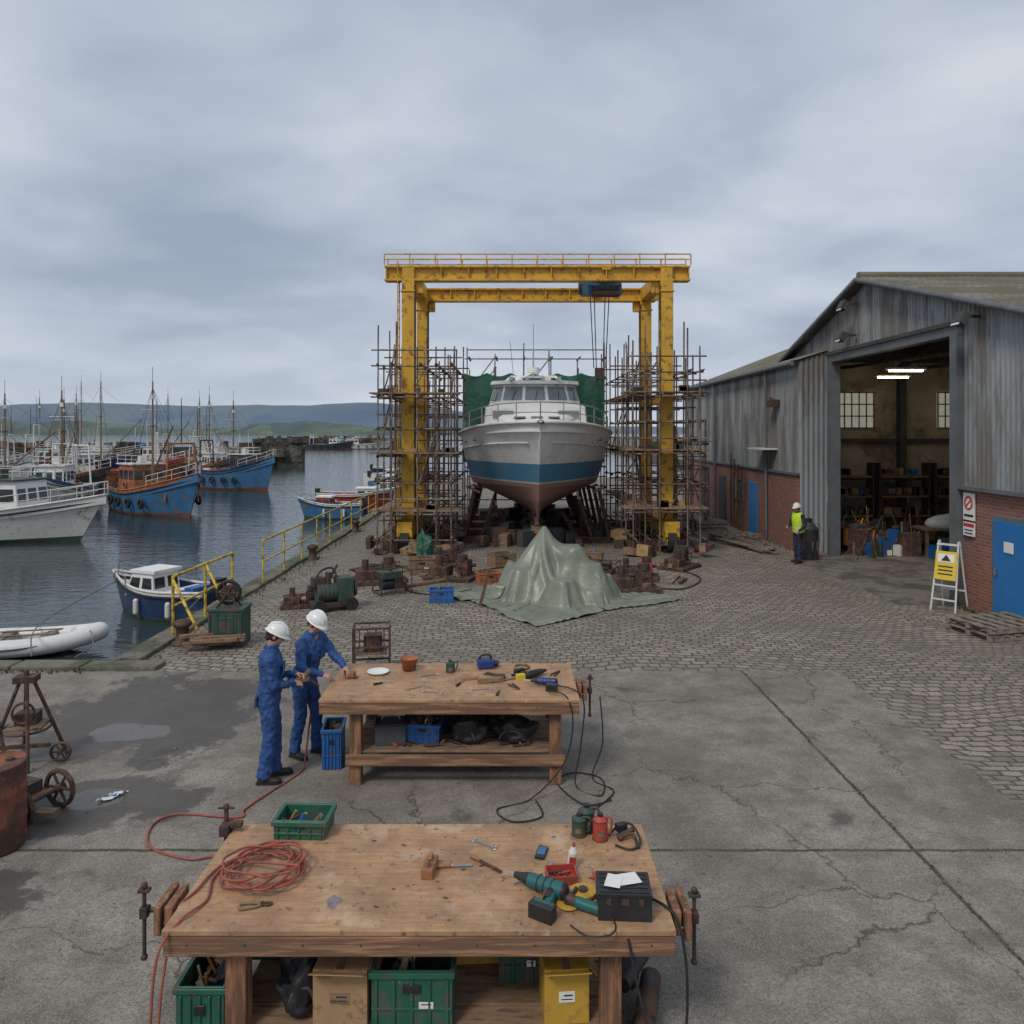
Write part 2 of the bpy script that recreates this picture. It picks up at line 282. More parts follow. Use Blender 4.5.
# ---------------------------------------------------------------- mesh builder
class MB:
    def __init__(s): s.v=[];s.f=[];s.m=[];s.sm=[];s.mats=[]
    def add(s,vs,fs,mat,smooth=False):
        if isinstance(mat,str): mat=M[mat]
        if mat not in s.mats: s.mats.append(mat)
        k=s.mats.index(mat); o=len(s.v)
        s.v+= [tuple(v) for v in vs]
        for f in fs: s.f.append([i+o for i in f]); s.m.append(k); s.sm.append(smooth)
    def box(s,c,d,mat,rz=0,rot=None,taper=1):
        hx,hy,hz=d[0]/2,d[1]/2,d[2]/2
        R=(rot if rot is not None else Matrix.Rotation(rz,3,'Z'))
        vs=[]
        for z in (-hz,hz):
            t=taper if z>0 else 1
            for x,y in ((-hx,-hy),(hx,-hy),(hx,hy),(-hx,hy)): vs.append(V(c)+R@V((x*t,y*t,z)))
        s.add(vs,[(3,2,1,0),(4,5,6,7),(0,1,5,4),(1,2,6,5),(2,3,7,6),(3,0,4,7)],mat)
    def tube(s,p,q,r,mat,n=8,r2=None,caps=True):
        p=V(p);q=V(q);d=q-p
        if d.length<1e-6: return
        r2=r if r2 is None else r2
        z=d.normalized(); x=z.orthogonal().normalized(); y=z.cross(x)
        vs=[p+(x*math.cos(a)+y*math.sin(a))*r for a in [2*math.pi*i/n for i in range(n)]]
        vs+=[q+(x*math.cos(a)+y*math.sin(a))*r2 for a in [2*math.pi*i/n for i in range(n)]]
        fs=[(i,(i+1)%n,n+(i+1)%n,n+i) for i in range(n)]
        s.add(vs,fs,mat,True)
        if caps: s.add(vs,[tuple(range(n))[::-1],tuple(range(n,2*n))],mat,False)
    def path(s,pts,r,mat,n=7,sub=6,closed=False):
        P=[V(p) for p in pts]
        if sub>1:
            Q=[]; L=len(P); rng=range(L if closed else L-1)
            for i in rng:
                if closed: a,b,c,d=P[(i-1)%L],P[i],P[(i+1)%L],P[(i+2)%L]
                else: a,b,c,d=P[max(i-1,0)],P[i],P[i+1],P[min(i+2,L-1)]
                for k in range(sub):
                    t=k/sub
                    Q.append(.5*((2*b)+(c-a)*t+(2*a-5*b+4*c-d)*t*t+(3*b-a-3*c+d)*t**3))
            if not closed: Q.append(P[-1])
            P=Q
        L=len(P); vs=[]; prev=None
        for i in range(L):
            if closed: t=P[(i+1)%L]-P[(i-1)%L]
            else: t=P[min(i+1,L-1)]-P[max(i-1,0)]
            if t.length<1e-9: t=V((0,0,1))
            t.normalize()
            if prev is None: x=t.orthogonal().normalized()
            else:
                x=prev-t*prev.dot(t)
                x=x.normalized() if x.length>1e-6 else t.orthogonal().normalized()
            prev=x; y=t.cross(x)
            rr=r(i/(L-1)) if callable(r) else r
            vs+=[P[i]+(x*math.cos(2*math.pi*k/n)+y*math.sin(2*math.pi*k/n))*rr for k in range(n)]
        fs=[]
        for i in range(L if closed else L-1):
            j=(i+1)%L
            for k in range(n): fs.append((i*n+k,i*n+(k+1)%n,j*n+(k+1)%n,j*n+k))
        s.add(vs,fs,mat,True)
        if not closed: s.add(vs,[tuple(range(n))[::-1],tuple(range((L-1)*n,L*n))],mat)
    def grid(s,rows,mat,smooth=True,closed=False,capa=False,capb=False):
        n=len(rows[0]); vs=[p for r in rows for p in r]; fs=[]
        for i in range(len(rows)-1):
            for k in range(n if closed else n-1):
                k2=(k+1)%n; fs.append((i*n+k,i*n+k2,(i+1)*n+k2,(i+1)*n+k))
        s.add(vs,fs,mat,smooth)
        if capa: s.add(rows[0],[tuple(range(n))[::-1]],mat)
        if capb: s.add(rows[-1],[tuple(range(n))],mat)
    def ball(s,c,r,mat,n=12,m=8,R=None):
        if isinstance(r,(int,float)): r=(r,r,r)
        c=V(c); rows=[]
        for j in range(1,m):
            ph=math.pi*j/m; row=[]
            for i in range(n):
                a=2*math.pi*i/n; p=V((r[0]*math.sin(ph)*math.cos(a),r[1]*math.sin(ph)*math.sin(a),-r[2]*math.cos(ph)))
                if R is not None: p=R@p
                row.append(c+p)
            rows.append(row)
        s.grid(rows,mat,True,True,True,True)
    def torus(s,c,R1,r,mat,axis='Z',n=20,k=8):
        c=V(c); pts=[]
        for i in range(n):
            a=2*math.pi*i/n; u,w=R1*math.cos(a),R1*math.sin(a)
            pts.append(c+V({'Z':(u,w,0),'X':(0,u,w),'Y':(u,0,w)}[axis]))
        s.path(pts,r,mat,k,1,True)
    def capsule(s,p,q,r1,r2,mat='black',n=14):
        s.tube(p,q,r1,mat,n,r2); s.ball(p,r1,mat,n,8); s.ball(q,r2,mat,n,8)
    def poly(s,pts,mat): s.add(pts,[tuple(range(len(pts)))],mat)
    def build(s,name,loc=(0,0,0),rz=0,parent=None,bevel=0,rot=None,seg=2,scale=1):
        me=bpy.data.meshes.new(name); me.from_pydata(s.v,[],s.f)
        for m in s.mats: me.materials.append(m)
        me.polygons.foreach_set('material_index',s.m); me.polygons.foreach_set('use_smooth',s.sm); me.update()
        o=bpy.data.objects.new(name,me); scene.collection.objects.link(o)
        o.location=loc; o.scale=(scale,)*3
        o.rotation_euler=rot if rot is not None else (0,0,rz)
        if parent: o.parent=parent
        if bevel:
            b=o.modifiers.new('bevel','BEVEL'); b.width=bevel; b.segments=seg; b.limit_method='ANGLE'; b.angle_limit=RAD(50)
        return o
def empty(name,loc=(0,0,0),rz=0):
    o=bpy.data.objects.new(name,None); o.empty_display_size=.2; scene.collection.objects.link(o); o.location=loc; o.rotation_euler=(0,0,rz); return o

# ---------------------------------------------------------------- ground, water, hills
mb=MB()
out=[(-160,-30),(600,-30),(600,600),(24,600),(24,66),(-6.7,66),(-6.7,12.9),(-160,12.9)]
mb.add([(x,y,0) for x,y in out],[(0,1,2,3,4,5,6,7)],'cobble')
for i in range(len(out)):
    a=out[i]; b=out[(i+1)%len(out)]
    mb.poly([(a[0],a[1],-4),(b[0],b[1],-4),(b[0],b[1],0),(a[0],a[1],0)],'concwall')
ground=mb.build('ground')
bm=bmesh.new(); bm.from_mesh(ground.data); bmesh.ops.triangulate(bm,faces=bm.faces[:]); bm.to_mesh(ground.data); bm.free()
edge=[(5.35,-30)]
yy=-4
while yy<12.3: edge.append((5.3+random.uniform(-.035,.035),yy)); yy+=.22
xx=5.25
while xx>-8: edge.append((xx,12.52+random.uniform(-.04,.04))); xx-=.22
edge.append((-160,12.4)); edge.append((-160,-30))
mb=MB(); mb.poly([(x,y,.006) for x,y in edge],'conc'); cy=mb.build('concrete_yard')
bm=bmesh.new(); bm.from_mesh(cy.data); bmesh.ops.triangulate(bm,faces=bm.faces[:]); bm.to_mesh(cy.data); bm.free()
mb=MB(); y=12.95
rr=random.Random(3)
while y<66:
    l=rr.uniform(.9,1.5); mb.box((-6.5+rr.uniform(-.02,.02),y+l/2,.03),(.45,l-.03,.1),'concwall',rr.uniform(-.01,.01)); y+=l
x=-60
while x<-6.8:
    l=rr.uniform(.9,1.5); mb.box((x+l/2,12.72+rr.uniform(-.02,.02),.03),(l-.03,.4,.08),'concwall'); x+=l
mb.build('quay_coping',bevel=.02)
mb=MB(); r=random.Random(77)
def tuft(x,y,s):
    for k in range(r.randint(4,9)):
        a=r.uniform(0,6.28); l=s*r.uniform(.5,1.2); w=.004+s*.06; dx,dy=math.cos(a),math.sin(a)
        mb.poly([(x-dy*w,y+dx*w,.004),(x+dy*w,y-dx*w,.004),(x+dx*l*.6,y+dy*l*.6,l)],'weed')
for i in range(150): tuft(3.75+r.uniform(-.03,.03),r.uniform(5,12.4),r.uniform(.012,.035)) if r.random()<.6 else tuft(r.uniform(-6,5.2),7.15+r.uniform(-.03,.03),r.uniform(.012,.03))
for i in range(260): tuft(-6.22+abs(r.gauss(0,.15)),r.uniform(13.2,40),r.uniform(.03,.11))
for i in range(160): tuft(r.uniform(-14,-6.9),12.48-abs(r.gauss(0,.06)),r.uniform(.03,.09))
for i in range(120): tuft(10.0-abs(r.gauss(0,.08)),r.uniform(14.6,17),r.uniform(.04,.12))
for i in range(150): tuft(9.15-abs(r.gauss(0,.08)),r.uniform(25,40),r.uniform(.04,.14))
mb.build('weeds')
mb=MB()
for i in range(1500):
    x=r.uniform(-7,9); y=r.uniform(3.5,14); s_=r.uniform(.004,.013)*(1 if r.random()<.95 else 2)
    mb.box((x,y,.006+s_*.4),(s_*1.4,s_,s_),'grit',rot=Euler((r.uniform(-.4,.4),r.uniform(-.4,.4),r.uniform(0,3))).to_matrix(),taper=.6)
mb.build('loose_grit')
mb=MB(); mb.poly([(-9000,-200,-1),(9000,-200,-1),(9000,12000,-1),(-9000,12000,-1)],'water'); mb.build('water')
def hills(name,y0,y1,x0,x1,hf,mat,nx=160,ny=14):
    mb=MB(); rows=[]
    for j in range(ny):
        t=j/(ny-1); yy=y0+(y1-y0)*t; row=[]
        for i in range(nx):
            xx=x0+(x1-x0)*i/(nx-1); row.append((xx,yy,-3+hf(xx,yy)*math.sin(min(1,t*1.25)*math.pi/2)))
        rows.append(row)
    mb.grid(rows,mat); return mb.build(name)
def hf(x,y):
    n=mnoise.fractal(V((x*.0011,y*.0008,3.3)),1,2,5)
    a=x/y; fade=1/(1+math.exp((a+.03)*22))
    return max(2,(108+36*n)*(.2+.8*fade))
hills('hills',2300,3000,-3200,2600,hf,'hill')
def hf2(x,y):
    n=mnoise.fractal(V((x*.004,y*.002,9.3)),1,2,5); a=x/y; fade=1/(1+math.exp((a+.06)*30))
    return max(1,(20+18*n)*fade+1.5)
hills('coastline',1500,1650,-2000,1500,hf2,'coast',220,6)

# ---------------------------------------------------------------- piers
def pier(name,x0,x1,y,w,zt,seed,clutter=True):
    mb=MB(); r=random.Random(seed); x=x0
    mb.box(((x0+x1)/2,y,-1.2+(zt+1)/2-.4),(x1-x0,w*.8,zt+2.6),'stone')
    while x<x1:
        l=r.uniform(1.2,3)
        for k in range(3): mb.box((x,y-w/2+r.uniform(-.5,.5)*w*.2,-1+(zt+1)*(k+.4)/3+r.uniform(-.2,.2)),(l,1.4,(zt+1)/2.4),'stone',r.uniform(-.2,.2))
        x+=l*.8
    for i in range(int((x1-x0)/9)): mb.tube((x0+i*9,y-w/2,-1.5),(x0+i*9,y-w/2,zt+r.uniform(.3,1.4)),.15,'timber',6)
    if clutter:
        for i in range(int((x1-x0)*.7)): mb.box((r.uniform(x0,x1-2),y+r.uniform(-w*.3,w*.3),zt+r.uniform(.2,.6)),(r.uniform(.5,1.6),r.uniform(.5,1.2),r.uniform(.5,1.2)),r.choice(['stone','timber','bluepl','rust','offwhite','dkgreen','orange','darkhull']),r.uniform(0,1.5))
    return mb.build(name)
pier('stone_pier',-150,-31,113,5,1.5,1)
pier('stone_pier',-75,-33,230,6,1.9,2)
pier('stone_pier',-110,-44,78,3,.5,4)

# ---------------------------------------------------------------- boats
def hull(mb,L,B,fb,hm,bm_,deckm,stern=.72,full=2.2,bul=.35,rise=.9,stripe=None,draft=.5):
    ns=22; lv=[(-1,.25),(-.55,.62),(0,.86),(.12,.885),(.55,.95),(.9,1.0),(1,1.0)]
    def half(t): 
        return B/2*(stern+(1-stern)*math.sin(min(1,t/.5)*math.pi/2)) if t<.5 else B/2*max(0,(1-((t-.5)/.5)**full))
    def sheer(t): return fb*(1+rise*max(0,(t-.35)/.65)**2+.12*(1-t)**2)
    def pt(t,l,w,side):
        z=l*draft if l<0 else l*sheer(t)
        rk=(.1*L)*max(0,(t-.6)/.4)**2*(max(z,-draft)/max(sheer(t),.1))
        hh=half(t)*(w if t<.6 else w*(1-.45*((t-.6)/.4)*(1-max(0,l))))
        return V((-L/2+t*L*.92+rk,side*max(hh,.012),z))
    for side in (1,-1):
        rows=[[pt(i/(ns-1),l,w,side) for l,w in lv] for i in range(ns)]
        g=lambda a,b:[r[a:b] for r in rows]
        mb.grid(g(0,4),bm_); mb.grid(g(3,6),hm); mb.grid(g(5,7),stripe or hm)
        inn=[[V((r[6].x,r[6].y*.96,r[6].z)),V((r[6].x,r[6].y*.93,r[6].z-bul))] for r in rows]
        mb.grid([[r[6],i[0],i[1]] for r,i in zip(rows,inn)],hm,False)
        mb.path([r[6]+V((0,0,.02)) for r in rows],.035*max(1,B/3),stripe or hm,6,1)
        mb.path([r[5]+V((0,side*.01,-.05*fb)) for r in rows],.03*max(1,B/3),'rubber',5,1)
    t0=[pt(0,l,w,1) for l,w in lv]; t1=[pt(0,l,w,-1) for l,w in lv]
    mb.add(t0+t1[::-1],[tuple(range(14))],hm)
    dk=[[V((pt(i/(ns-1),1,1,1).x,pt(i/(ns-1),1,1,1).y*.95*sd,sheer(i/(ns-1))-bul)) for sd in (1,-1)] for i in range(ns)]
    mb.grid(dk,deckm,False)
    return sheer,half
def cabin(mb,x0,x1,w,z0,h,wallm,roofm,rake=.15,nw=3,overh=.12,wz=.55,wh=.28):
    vs=[(x0,-w/2,z0),(x1,-w/2,z0),(x1,w/2,z0),(x0,w/2,z0),(x0+rake*.3,-w/2*.93,z0+h),(x1-rake,-w/2*.93,z0+h),(x1-rake,w/2*.93,z0+h),(x0+rake*.3,w/2*.93,z0+h)]
    mb.add(vs,[(0,1,5,4),(1,2,6,5),(2,3,7,6),(3,0,4,7),(4,5,6,7)],wallm)
    mb.box(((x0+x1-rake)/2,0,z0+h+.04),(x1-x0-rake+overh*2,w+overh,.08),roofm)
    vs=[V(v) for v in vs]
    def pane(a,b,c,d,n,nrm):
        for i in range(n):
            u0=(i+.12)/n; u1=(i+.88)/n
            def P(u,t): return (a.lerp(b,u)).lerp(d.lerp(c,u),t)+nrm*.012
            mb.poly([P(u0,wz),P(u1,wz),P(u1,min(.92,wz+wh)),P(u0,min(.92,wz+wh))],'glass')
    pane(vs[1],vs[2],vs[6],vs[5],max(2,int(w/.55)),V((1,0,.1)).normalized())
    pane(vs[3],vs[0],vs[4],vs[7],max(2,int(w/.8)),V((-1,0,0)))
    pane(vs[0],vs[1],vs[5],vs[4],nw,V((0,-1,.03))); pane(vs[2],vs[3],vs[7],vs[6],nw,V((0,1,.03)))
def rails(mb,pts,h,r,mat,mid=True):
    P=[V(p) for p in pts]
    for p in P: mb.tube(p,p+V((0,0,h)),r,mat,6)
    mb.path([p+V((0,0,h)) for p in P],r,mat,6,1)
    if mid: mb.path([p+V((0,0,h*.5)) for p in P],r*.8,mat,6,1)
def fishing_boat(name,loc,head,L,B,fb,hm,cabm,seed,boot='antifoul',stripe=None,mast=6,house='aft',topm='offwhite'):
    r=random.Random(seed); mb=MB()
    sheer,half=hull(mb,L,B,fb,hm,boot,'timberg',stripe=stripe,bul=.35*fb)
    dz=fb-.35*fb
    hx=-L*.28 if house=='aft' else L*.12
    hl=L*.26; w=B*.52; hh=2.0
    cabin(mb,hx-hl/2,hx+hl/2,w,dz,hh,cabm,topm,.25,3)
    mb.box((hx,0,dz+.3),(hl+.06,w+.06,.5),stripe or 'bluehull')
    zt=dz+hh
    rails(mb,[(hx-hl/2,-w/2,zt+.08),(hx,-w/2,zt+.08),(hx+hl/2-.3,-w/2,zt+.08),(hx+hl/2-.3,w/2,zt+.08),(hx,w/2,zt+.08),(hx-hl/2,w/2,zt+.08)],.5,.02,'offwhite')
    mb.box((hx-.2,.1,zt+.3),(.5,.4,.4),topm); mb.tube((hx-.4,-.3,zt),(hx-.4,-.3,zt+1),.07,'iron',8)
    mx=hx+hl/2+.35 if house=='aft' else hx-hl/2-.4
    mb.tube((mx,0,dz),(mx,0,mast),.085,'timber',8,.045)
    mb.tube((mx,0,dz+1.4),(mx+(L*.3 if house=='aft' else -L*.3),0,dz+mast*.55),.055,'timber',8)
    mb.tube((mx,-.7,mast*.78),(mx,.7,mast*.78),.03,'offwhite',6)
    mb.tube((mx,0,mast),(mx,0,mast+.9),.015,'iron',5); mb.box((mx,0,mast*.88),(.2,.2,.25),'white')
    mb.tube((mx-.2,.2,zt),(mx-.25,.25,mast*.72),.02,'offwhite',5); mb.tube((hx,.3,zt),(hx,.3,zt+r.uniform(1.5,2.8)),.014,'white',5); mb.tube((hx-.5,-.2,zt),(hx-.5,-.2,zt+r.uniform(1.2,2.4)),.014,'white',5)
    mb.torus((mx,0,mast*.66),.16,.03,'iron','Z',10,5)
    ends=[(L*.5,0,sheer(1)),(-L*.48,0,sheer(0)),(mx-.8,B*.46,fb),(mx-.8,-B*.46,fb),(mx+.8,B*.46,fb),(mx+.8,-B*.46,fb)]
    for e in ends: mb.tube((mx,0,mast*.95),e,.01,'iron',4)
    gx=-L*.45 if house!='aft' else L*.3
    for s_ in (1,-1): mb.tube((gx,s_*B*.25,dz),(gx,s_*B*.2,dz+mast*.42),.06,cabm,6)
    mb.tube((gx,-B*.2,dz+mast*.42),(gx,B*.2,dz+mast*.42),.06,cabm,6); mb.tube((gx,0,dz+mast*.42),(gx,0,dz+mast*.75),.04,'iron',6,.02)
    wx=(mx+gx)/2
    mb.tube((wx,-.5,dz+.5),(wx,.5,dz+.5),.28,'iron',12); mb.box((wx,.6,dz+.4),(.6,.15,.8),'orange'); mb.box((wx,-.6,dz+.4),(.6,.15,.8),'orange')
    for i in range(14):
        mb.box((wx+r.uniform(-L*.16,L*.16),r.uniform(-B*.3,B*.3),dz+.2+r.random()*.45),(.55,.4,.3),r.choice(['bluepl','orange','greenpl','offwhite','redpaint','timber','dark']),r.uniform(-.5,.5))
    for i in range(4): mb.ball((wx+r.uniform(-1,1),r.uniform(-B*.3,B*.3),dz+.3),(.5,.4,.36),r.choice(['dkgreen','orange','tarpgreen','rubber']),9,6)
    pts=[]
    for t in (.72,.8,.88,.95,1): pts.append((-L/2+t*L*.92+.1*L*max(0,(t-.6)/.4)**2,-half(min(t,.985))*.95,sheer(t)))
    rails(mb,pts,.6,.02,'offwhite'); rails(mb,[(p[0],-p[1],p[2]) for p in pts],.6,.02,'offwhite')
    for i,t in enumerate((.2,.38,.56,.7)):
        for s_ in (1,-1):
            c=V((-L/2+t*L*.92,s_*(half(t)+.08),fb*.55)); mb.torus(c,.24,.08,'rubber','Y',12,6); mb.tube(c+V((0,0,.2)),c+V((0,0,.65*fb)),.012,'iron',4)
    mb.torus((hx-hl/2+1.2,-w/2-.05,dz+hh*.35),.22,.06,'orange','Y',14,6)
    return mb.build(name,loc,head)
fishing_boat('fishing_boat',(-24.6,35.0,-1),RAD(-6),12.5,4.0,1.1,'offwhite','white',1,boot='dkgreen',mast=6.4,house='fore',topm='dkgreen')
fishing_boat('fishing_boat',(-21.3,46.5,-1),RAD(-42),9.4,3.8,1.35,'bluehull','orange',2,stripe='orange',mast=8.0,house='aft',topm='offwhite')
fishing_boat('fishing_boat',(-23.6,66,-1),RAD(-28),8.4,3.2,1.5,'bluehull','darkhull',3,stripe='navyhull',mast=7.6,house='fore',topm='offwhite')
fb=[((-33,52,-1),20,10,3.6,'darkhull','offwhite','orange',7.5,'aft'),((-44,63,-1),-10,10,3.6,'offwhite','white','bluehull',8,'fore'),
    ((-36,70,-1),30,11,3.8,'orange','offwhite','redpaint',9.5,'aft'),((-46,82,-1),0,12,4,'navyhull','offwhite',None,9,'fore'),
    ((-58,92,-1),170,13,4.2,'bluehull','offwhite',None,9,'aft'),((-60,108,-1),10,14,4.2,'dkgreen','white','orange',12,'fore'),
    ((-45,103,-1),-20,12,4,'offwhite','offwhite','redpaint',10,'aft'),((-42,222,-1),5,14,4.5,'offwhite','white',None,7,'aft'),
    ((-52,221,-1),-15,14,4.5,'darkhull','white','bluehull',8,'fore'),((-28,47.5,-1),-75,9,3.2,'offwhite','white','bluehull',7.5,'fore'),
    ((-35,60,-1),-60,9,3.4,'redpaint','offwhite','offwhite',7.5,'aft'),((-29,74,-1),-50,9,3.4,'darkhull','offwhite','orange',8.5,'fore'),
    ((-52,74,-1),15,11,3.6,'offwhite','offwhite','bluehull',9,'aft'),((-37,92,-1),-15,11,3.6,'dkgreen','offwhite','orange',9,'fore')]
for i,(l,h,L_,B_,hm,cm,st,ma,ho) in enumerate(fb): fishing_boat('fishing_boat',l,RAD(h),L_,B_,1.3,hm,cm,20+i,stripe=st,mast=ma,house=ho)
def small_boat(name,loc,head,L,B,fb,hm,cabm,cov=None):
    mb=MB(); sh,hf_=hull(mb,L,B,fb,hm,'dkgreen','offwhite',stripe='offwhite',bul=.25*fb,rise=.45,draft=.3)
    cabin(mb,-L*.02,L*.26,B*.6,fb*.75,.62,cabm,'white',.25,2,.04,.35,.45)
    mb.box((-L*.2,0,fb*.75+.12),(.3,B*.7,.24),'offwhite'); mb.box((-L*.33,.0,fb*.8+.15),(.3,B*.5,.3),'bluepl')
    mb.box((-L*.5,0,fb+.15),(.28,.3,.5),'black'); mb.box((-L*.51,0,.2),(.12,.12,.9),'black')
    pts=[(L*.2,-B*.42,fb*1.05),(L*.36,-B*.3,fb*1.15),(L*.47,0,fb*1.4),(L*.36,B*.3,fb*1.15),(L*.2,B*.42,fb*1.05)]
    rails(mb,pts,.32,.015,'chrome',False)
    for s_ in (1,-1):
        for t in (-.25,.05): mb.capsule((L*t,s_*(B*.5+.03),fb*.3),(L*t,s_*(B*.5+.03),fb*.7),.07,.07,'offwhite',8)
    return mb.build(name,loc,head)
small_boat('motorboat',(-9.3,20.6,-1),RAD(157),3.7,1.5,.72,'navyhull','white')
small_boat('motorboat',(-10.2,43.5,-1),RAD(175),3.8,1.6,.8,'bluehull','redpaint')
small_boat('motorboat',(-9.6,48,-1),RAD(5),5,2,1.0,'redpaint','offwhite')
small_boat('motorboat',(-8.6,53,-1),RAD(95),5,2,1.0,'offwhite','white')
small_boat('motorboat',(-9.5,60,-1),RAD(80),6,2,1.1,'bluehull','white')
small_boat('motorboat',(-11,70,-1),RAD(60),6,2,1.1,'offwhite','white')
small_boat('motorboat',(-12,82,-1),RAD(20),6,2,1.1,'navyhull','white')
mb=MB()
mb.path([(-1.9,.55,.26),(-.6,.58,.24),(.6,.52,.25),(1.35,.32,.32),(1.8,0,.42),(1.35,-.32,.32),(.6,-.52,.25),(-.6,-.58,.24),(-1.9,-.55,.26)],lambda t:.19-(.1*max(0,abs(t-.5)*2-.9)/.1),'dinghy',14,6)
mb.grid([[(-1.7,-.5,.1),(-1.7,.5,.1)],[(.6,-.42,.1),(.6,.42,.1)],[(1.4,-.1,.25),(1.4,.1,.25)]],'timberg'); mb.box((-1.65,0,.33),(.06,.95,.4),'offwhite'); mb.box((-.2,0,.38),(.25,.95,.04),'timberg'); mb.box((.7,0,.36),(.22,.8,.04),'timberg')
for s_ in (1,-1): mb.path([(-1.7,s_*.74,.3),(-.5,s_*.78,.26),(.5,s_*.73,.28),(1.4,s_*.45,.38)],.014,'black',5,5)
mb.tube((-1.2,.2,.42),(.9,.35,.42),.018,'timber',6); mb.tube((-1.2,-.2,.42),(.9,-.1,.42),.018,'timber',6)
mb.build('inflatable_dinghy',(-11.05,17.0,-1.0),RAD(10))
mb=MB(); mb.path([(-10.7,21.1,-.1),(-11,18,-.55),(-8.2,13.1,.08)],.014,'timberg',5,8); mb.path([(-7.9,20.0,-.2),(-7.4,17.5,-.2),(-6.6,16.4,.1)],.014,'timberg',5,8); mb.path([(-9.4,17.1,-.5),(-8.3,15.2,-.3),(-7.4,13,.08)],.012,'timberg',5,8); mb.build('mooring_rope')

# ---------------------------------------------------------------- gantry crane
G=empty('gantry_crane',(0,0,0))
XL,XR,YF,YR=-3.46,5.16,25.8,29.8
mb=MB()
for x in (XL,XR):
    for y in (YF,YR):
        mb.box((x,y,4.75),(.42,.46,8.5),'yellow')
        for z in (1.6,5.2,8.6): mb.box((x,y,z),(.5,.54,.06),'yellow')
        sx=1 if x<0 else -1
        mb.box((x+sx*.33,y,8.75),(.3,.1,.4),'yellow')
        mb.tube((x+sx*.24,y-.24,.8),(x+sx*.24,y-.24,8.8),.035,'iron',6)
    mb.box((x,(YF+YR)/2,.75),(.5,YR-YF+2.2,.5),'yellow'); mb.box((x,(YF+YR)/2,9.2),(.4,YR-YF+.4,.5),'yellow')
    mb.box((x,(YF+YR)/2,5.0),(.2,YR-YF-.4,.25),'yellow')
    for y in (YF-.9,YF+.3,YR-.3,YR+.9):
        mb.tube((x-.14,y,.36),(x+.14,y,.36),.36,'rubber',20); mb.tube((x-.16,y,.36),(x+.16,y,.36),.18,'yellow',12)
        for s_ in (-1,1): mb.box((x+s_*.22,y,.5),(.04,.34,.5),'yellow')
mb.build('legs',parent=G,bevel=.015,seg=1)
mb=MB()
for y in (YF,YR):
    mb.box(((XL+XR)/2,y,9.42),(10.2,.42,.06),'yellow'); mb.box(((XL+XR)/2,y,8.98),(10.2 if y==YF else 9.4,.42,.06),'yellow'); mb.box(((XL+XR)/2,y,9.2),(10.14,.14,.4),'yellow')
    for i in range(12): mb.box((-4.2+i*10.1/11,y-.12 ,9.2),(.03,.14,.38),'yellow')
pts=[(-4.25+i*10.2/12,YF-.25,9.46) for i in range(13)]; rails(mb,pts,.36,.022,'yellow')
pts=[(-4.25+i*10.2/12,YF+.5,9.46) for i in range(13)]; rails(mb,pts,.36,.022,'yellow')
mb.box(((XL+XR)/2,YF+.35,9.47),(10.2,.55,.03),'steel')
mb.build('beams',parent=G)
mb=MB()
mb.box((3.15,27.6,9.05),(1.3,.8,.45),'bluehull'); mb.tube((2.4,27.6,9.1),(3.9,27.6,9.1),.27,'iron',16); mb.box((3.2,26.6,9.45),(.5,.7,.35),'yellow'); mb.box((3.15,27.7,9.4),(.3,4.2,.16),'yellow')
mb.box((3.15,26.2,8.72),(1.15,.3,.34),'bluehull'); mb.tube((2.7,26.0,8.6),(3.6,26.0,8.6),.14,'iron',12)
for k in range(5): mb.box((2.75+k*.2,26.03,8.74),(.1,.04,.2),'iron')
for dx in (-.35,-.2,.2,.35): mb.tube((3.15+dx,27.6,9),(3.15+dx*.6,27.6,6.2),.018,'iron',5)
mb.box((3.15,27.6,6.0),(.34,.2,.4),'iron'); mb.torus((3.15,27.6,5.7),.12,.035,'iron','Y',14,6)
mb.build('hoist',parent=G)
mb=MB()
for s_ in (-.2,.2): mb.tube((XL-.35,YF+s_,.6),(XL-.35,YF+s_,9.6),.022,'yellow',6)
for i in range(30): mb.tube((XL-.35,YF-.2,.8+i*.3),(XL-.35,YF+.2,.8+i*.3),.014,'yellow',5)
mb.build('ladder',parent=G)

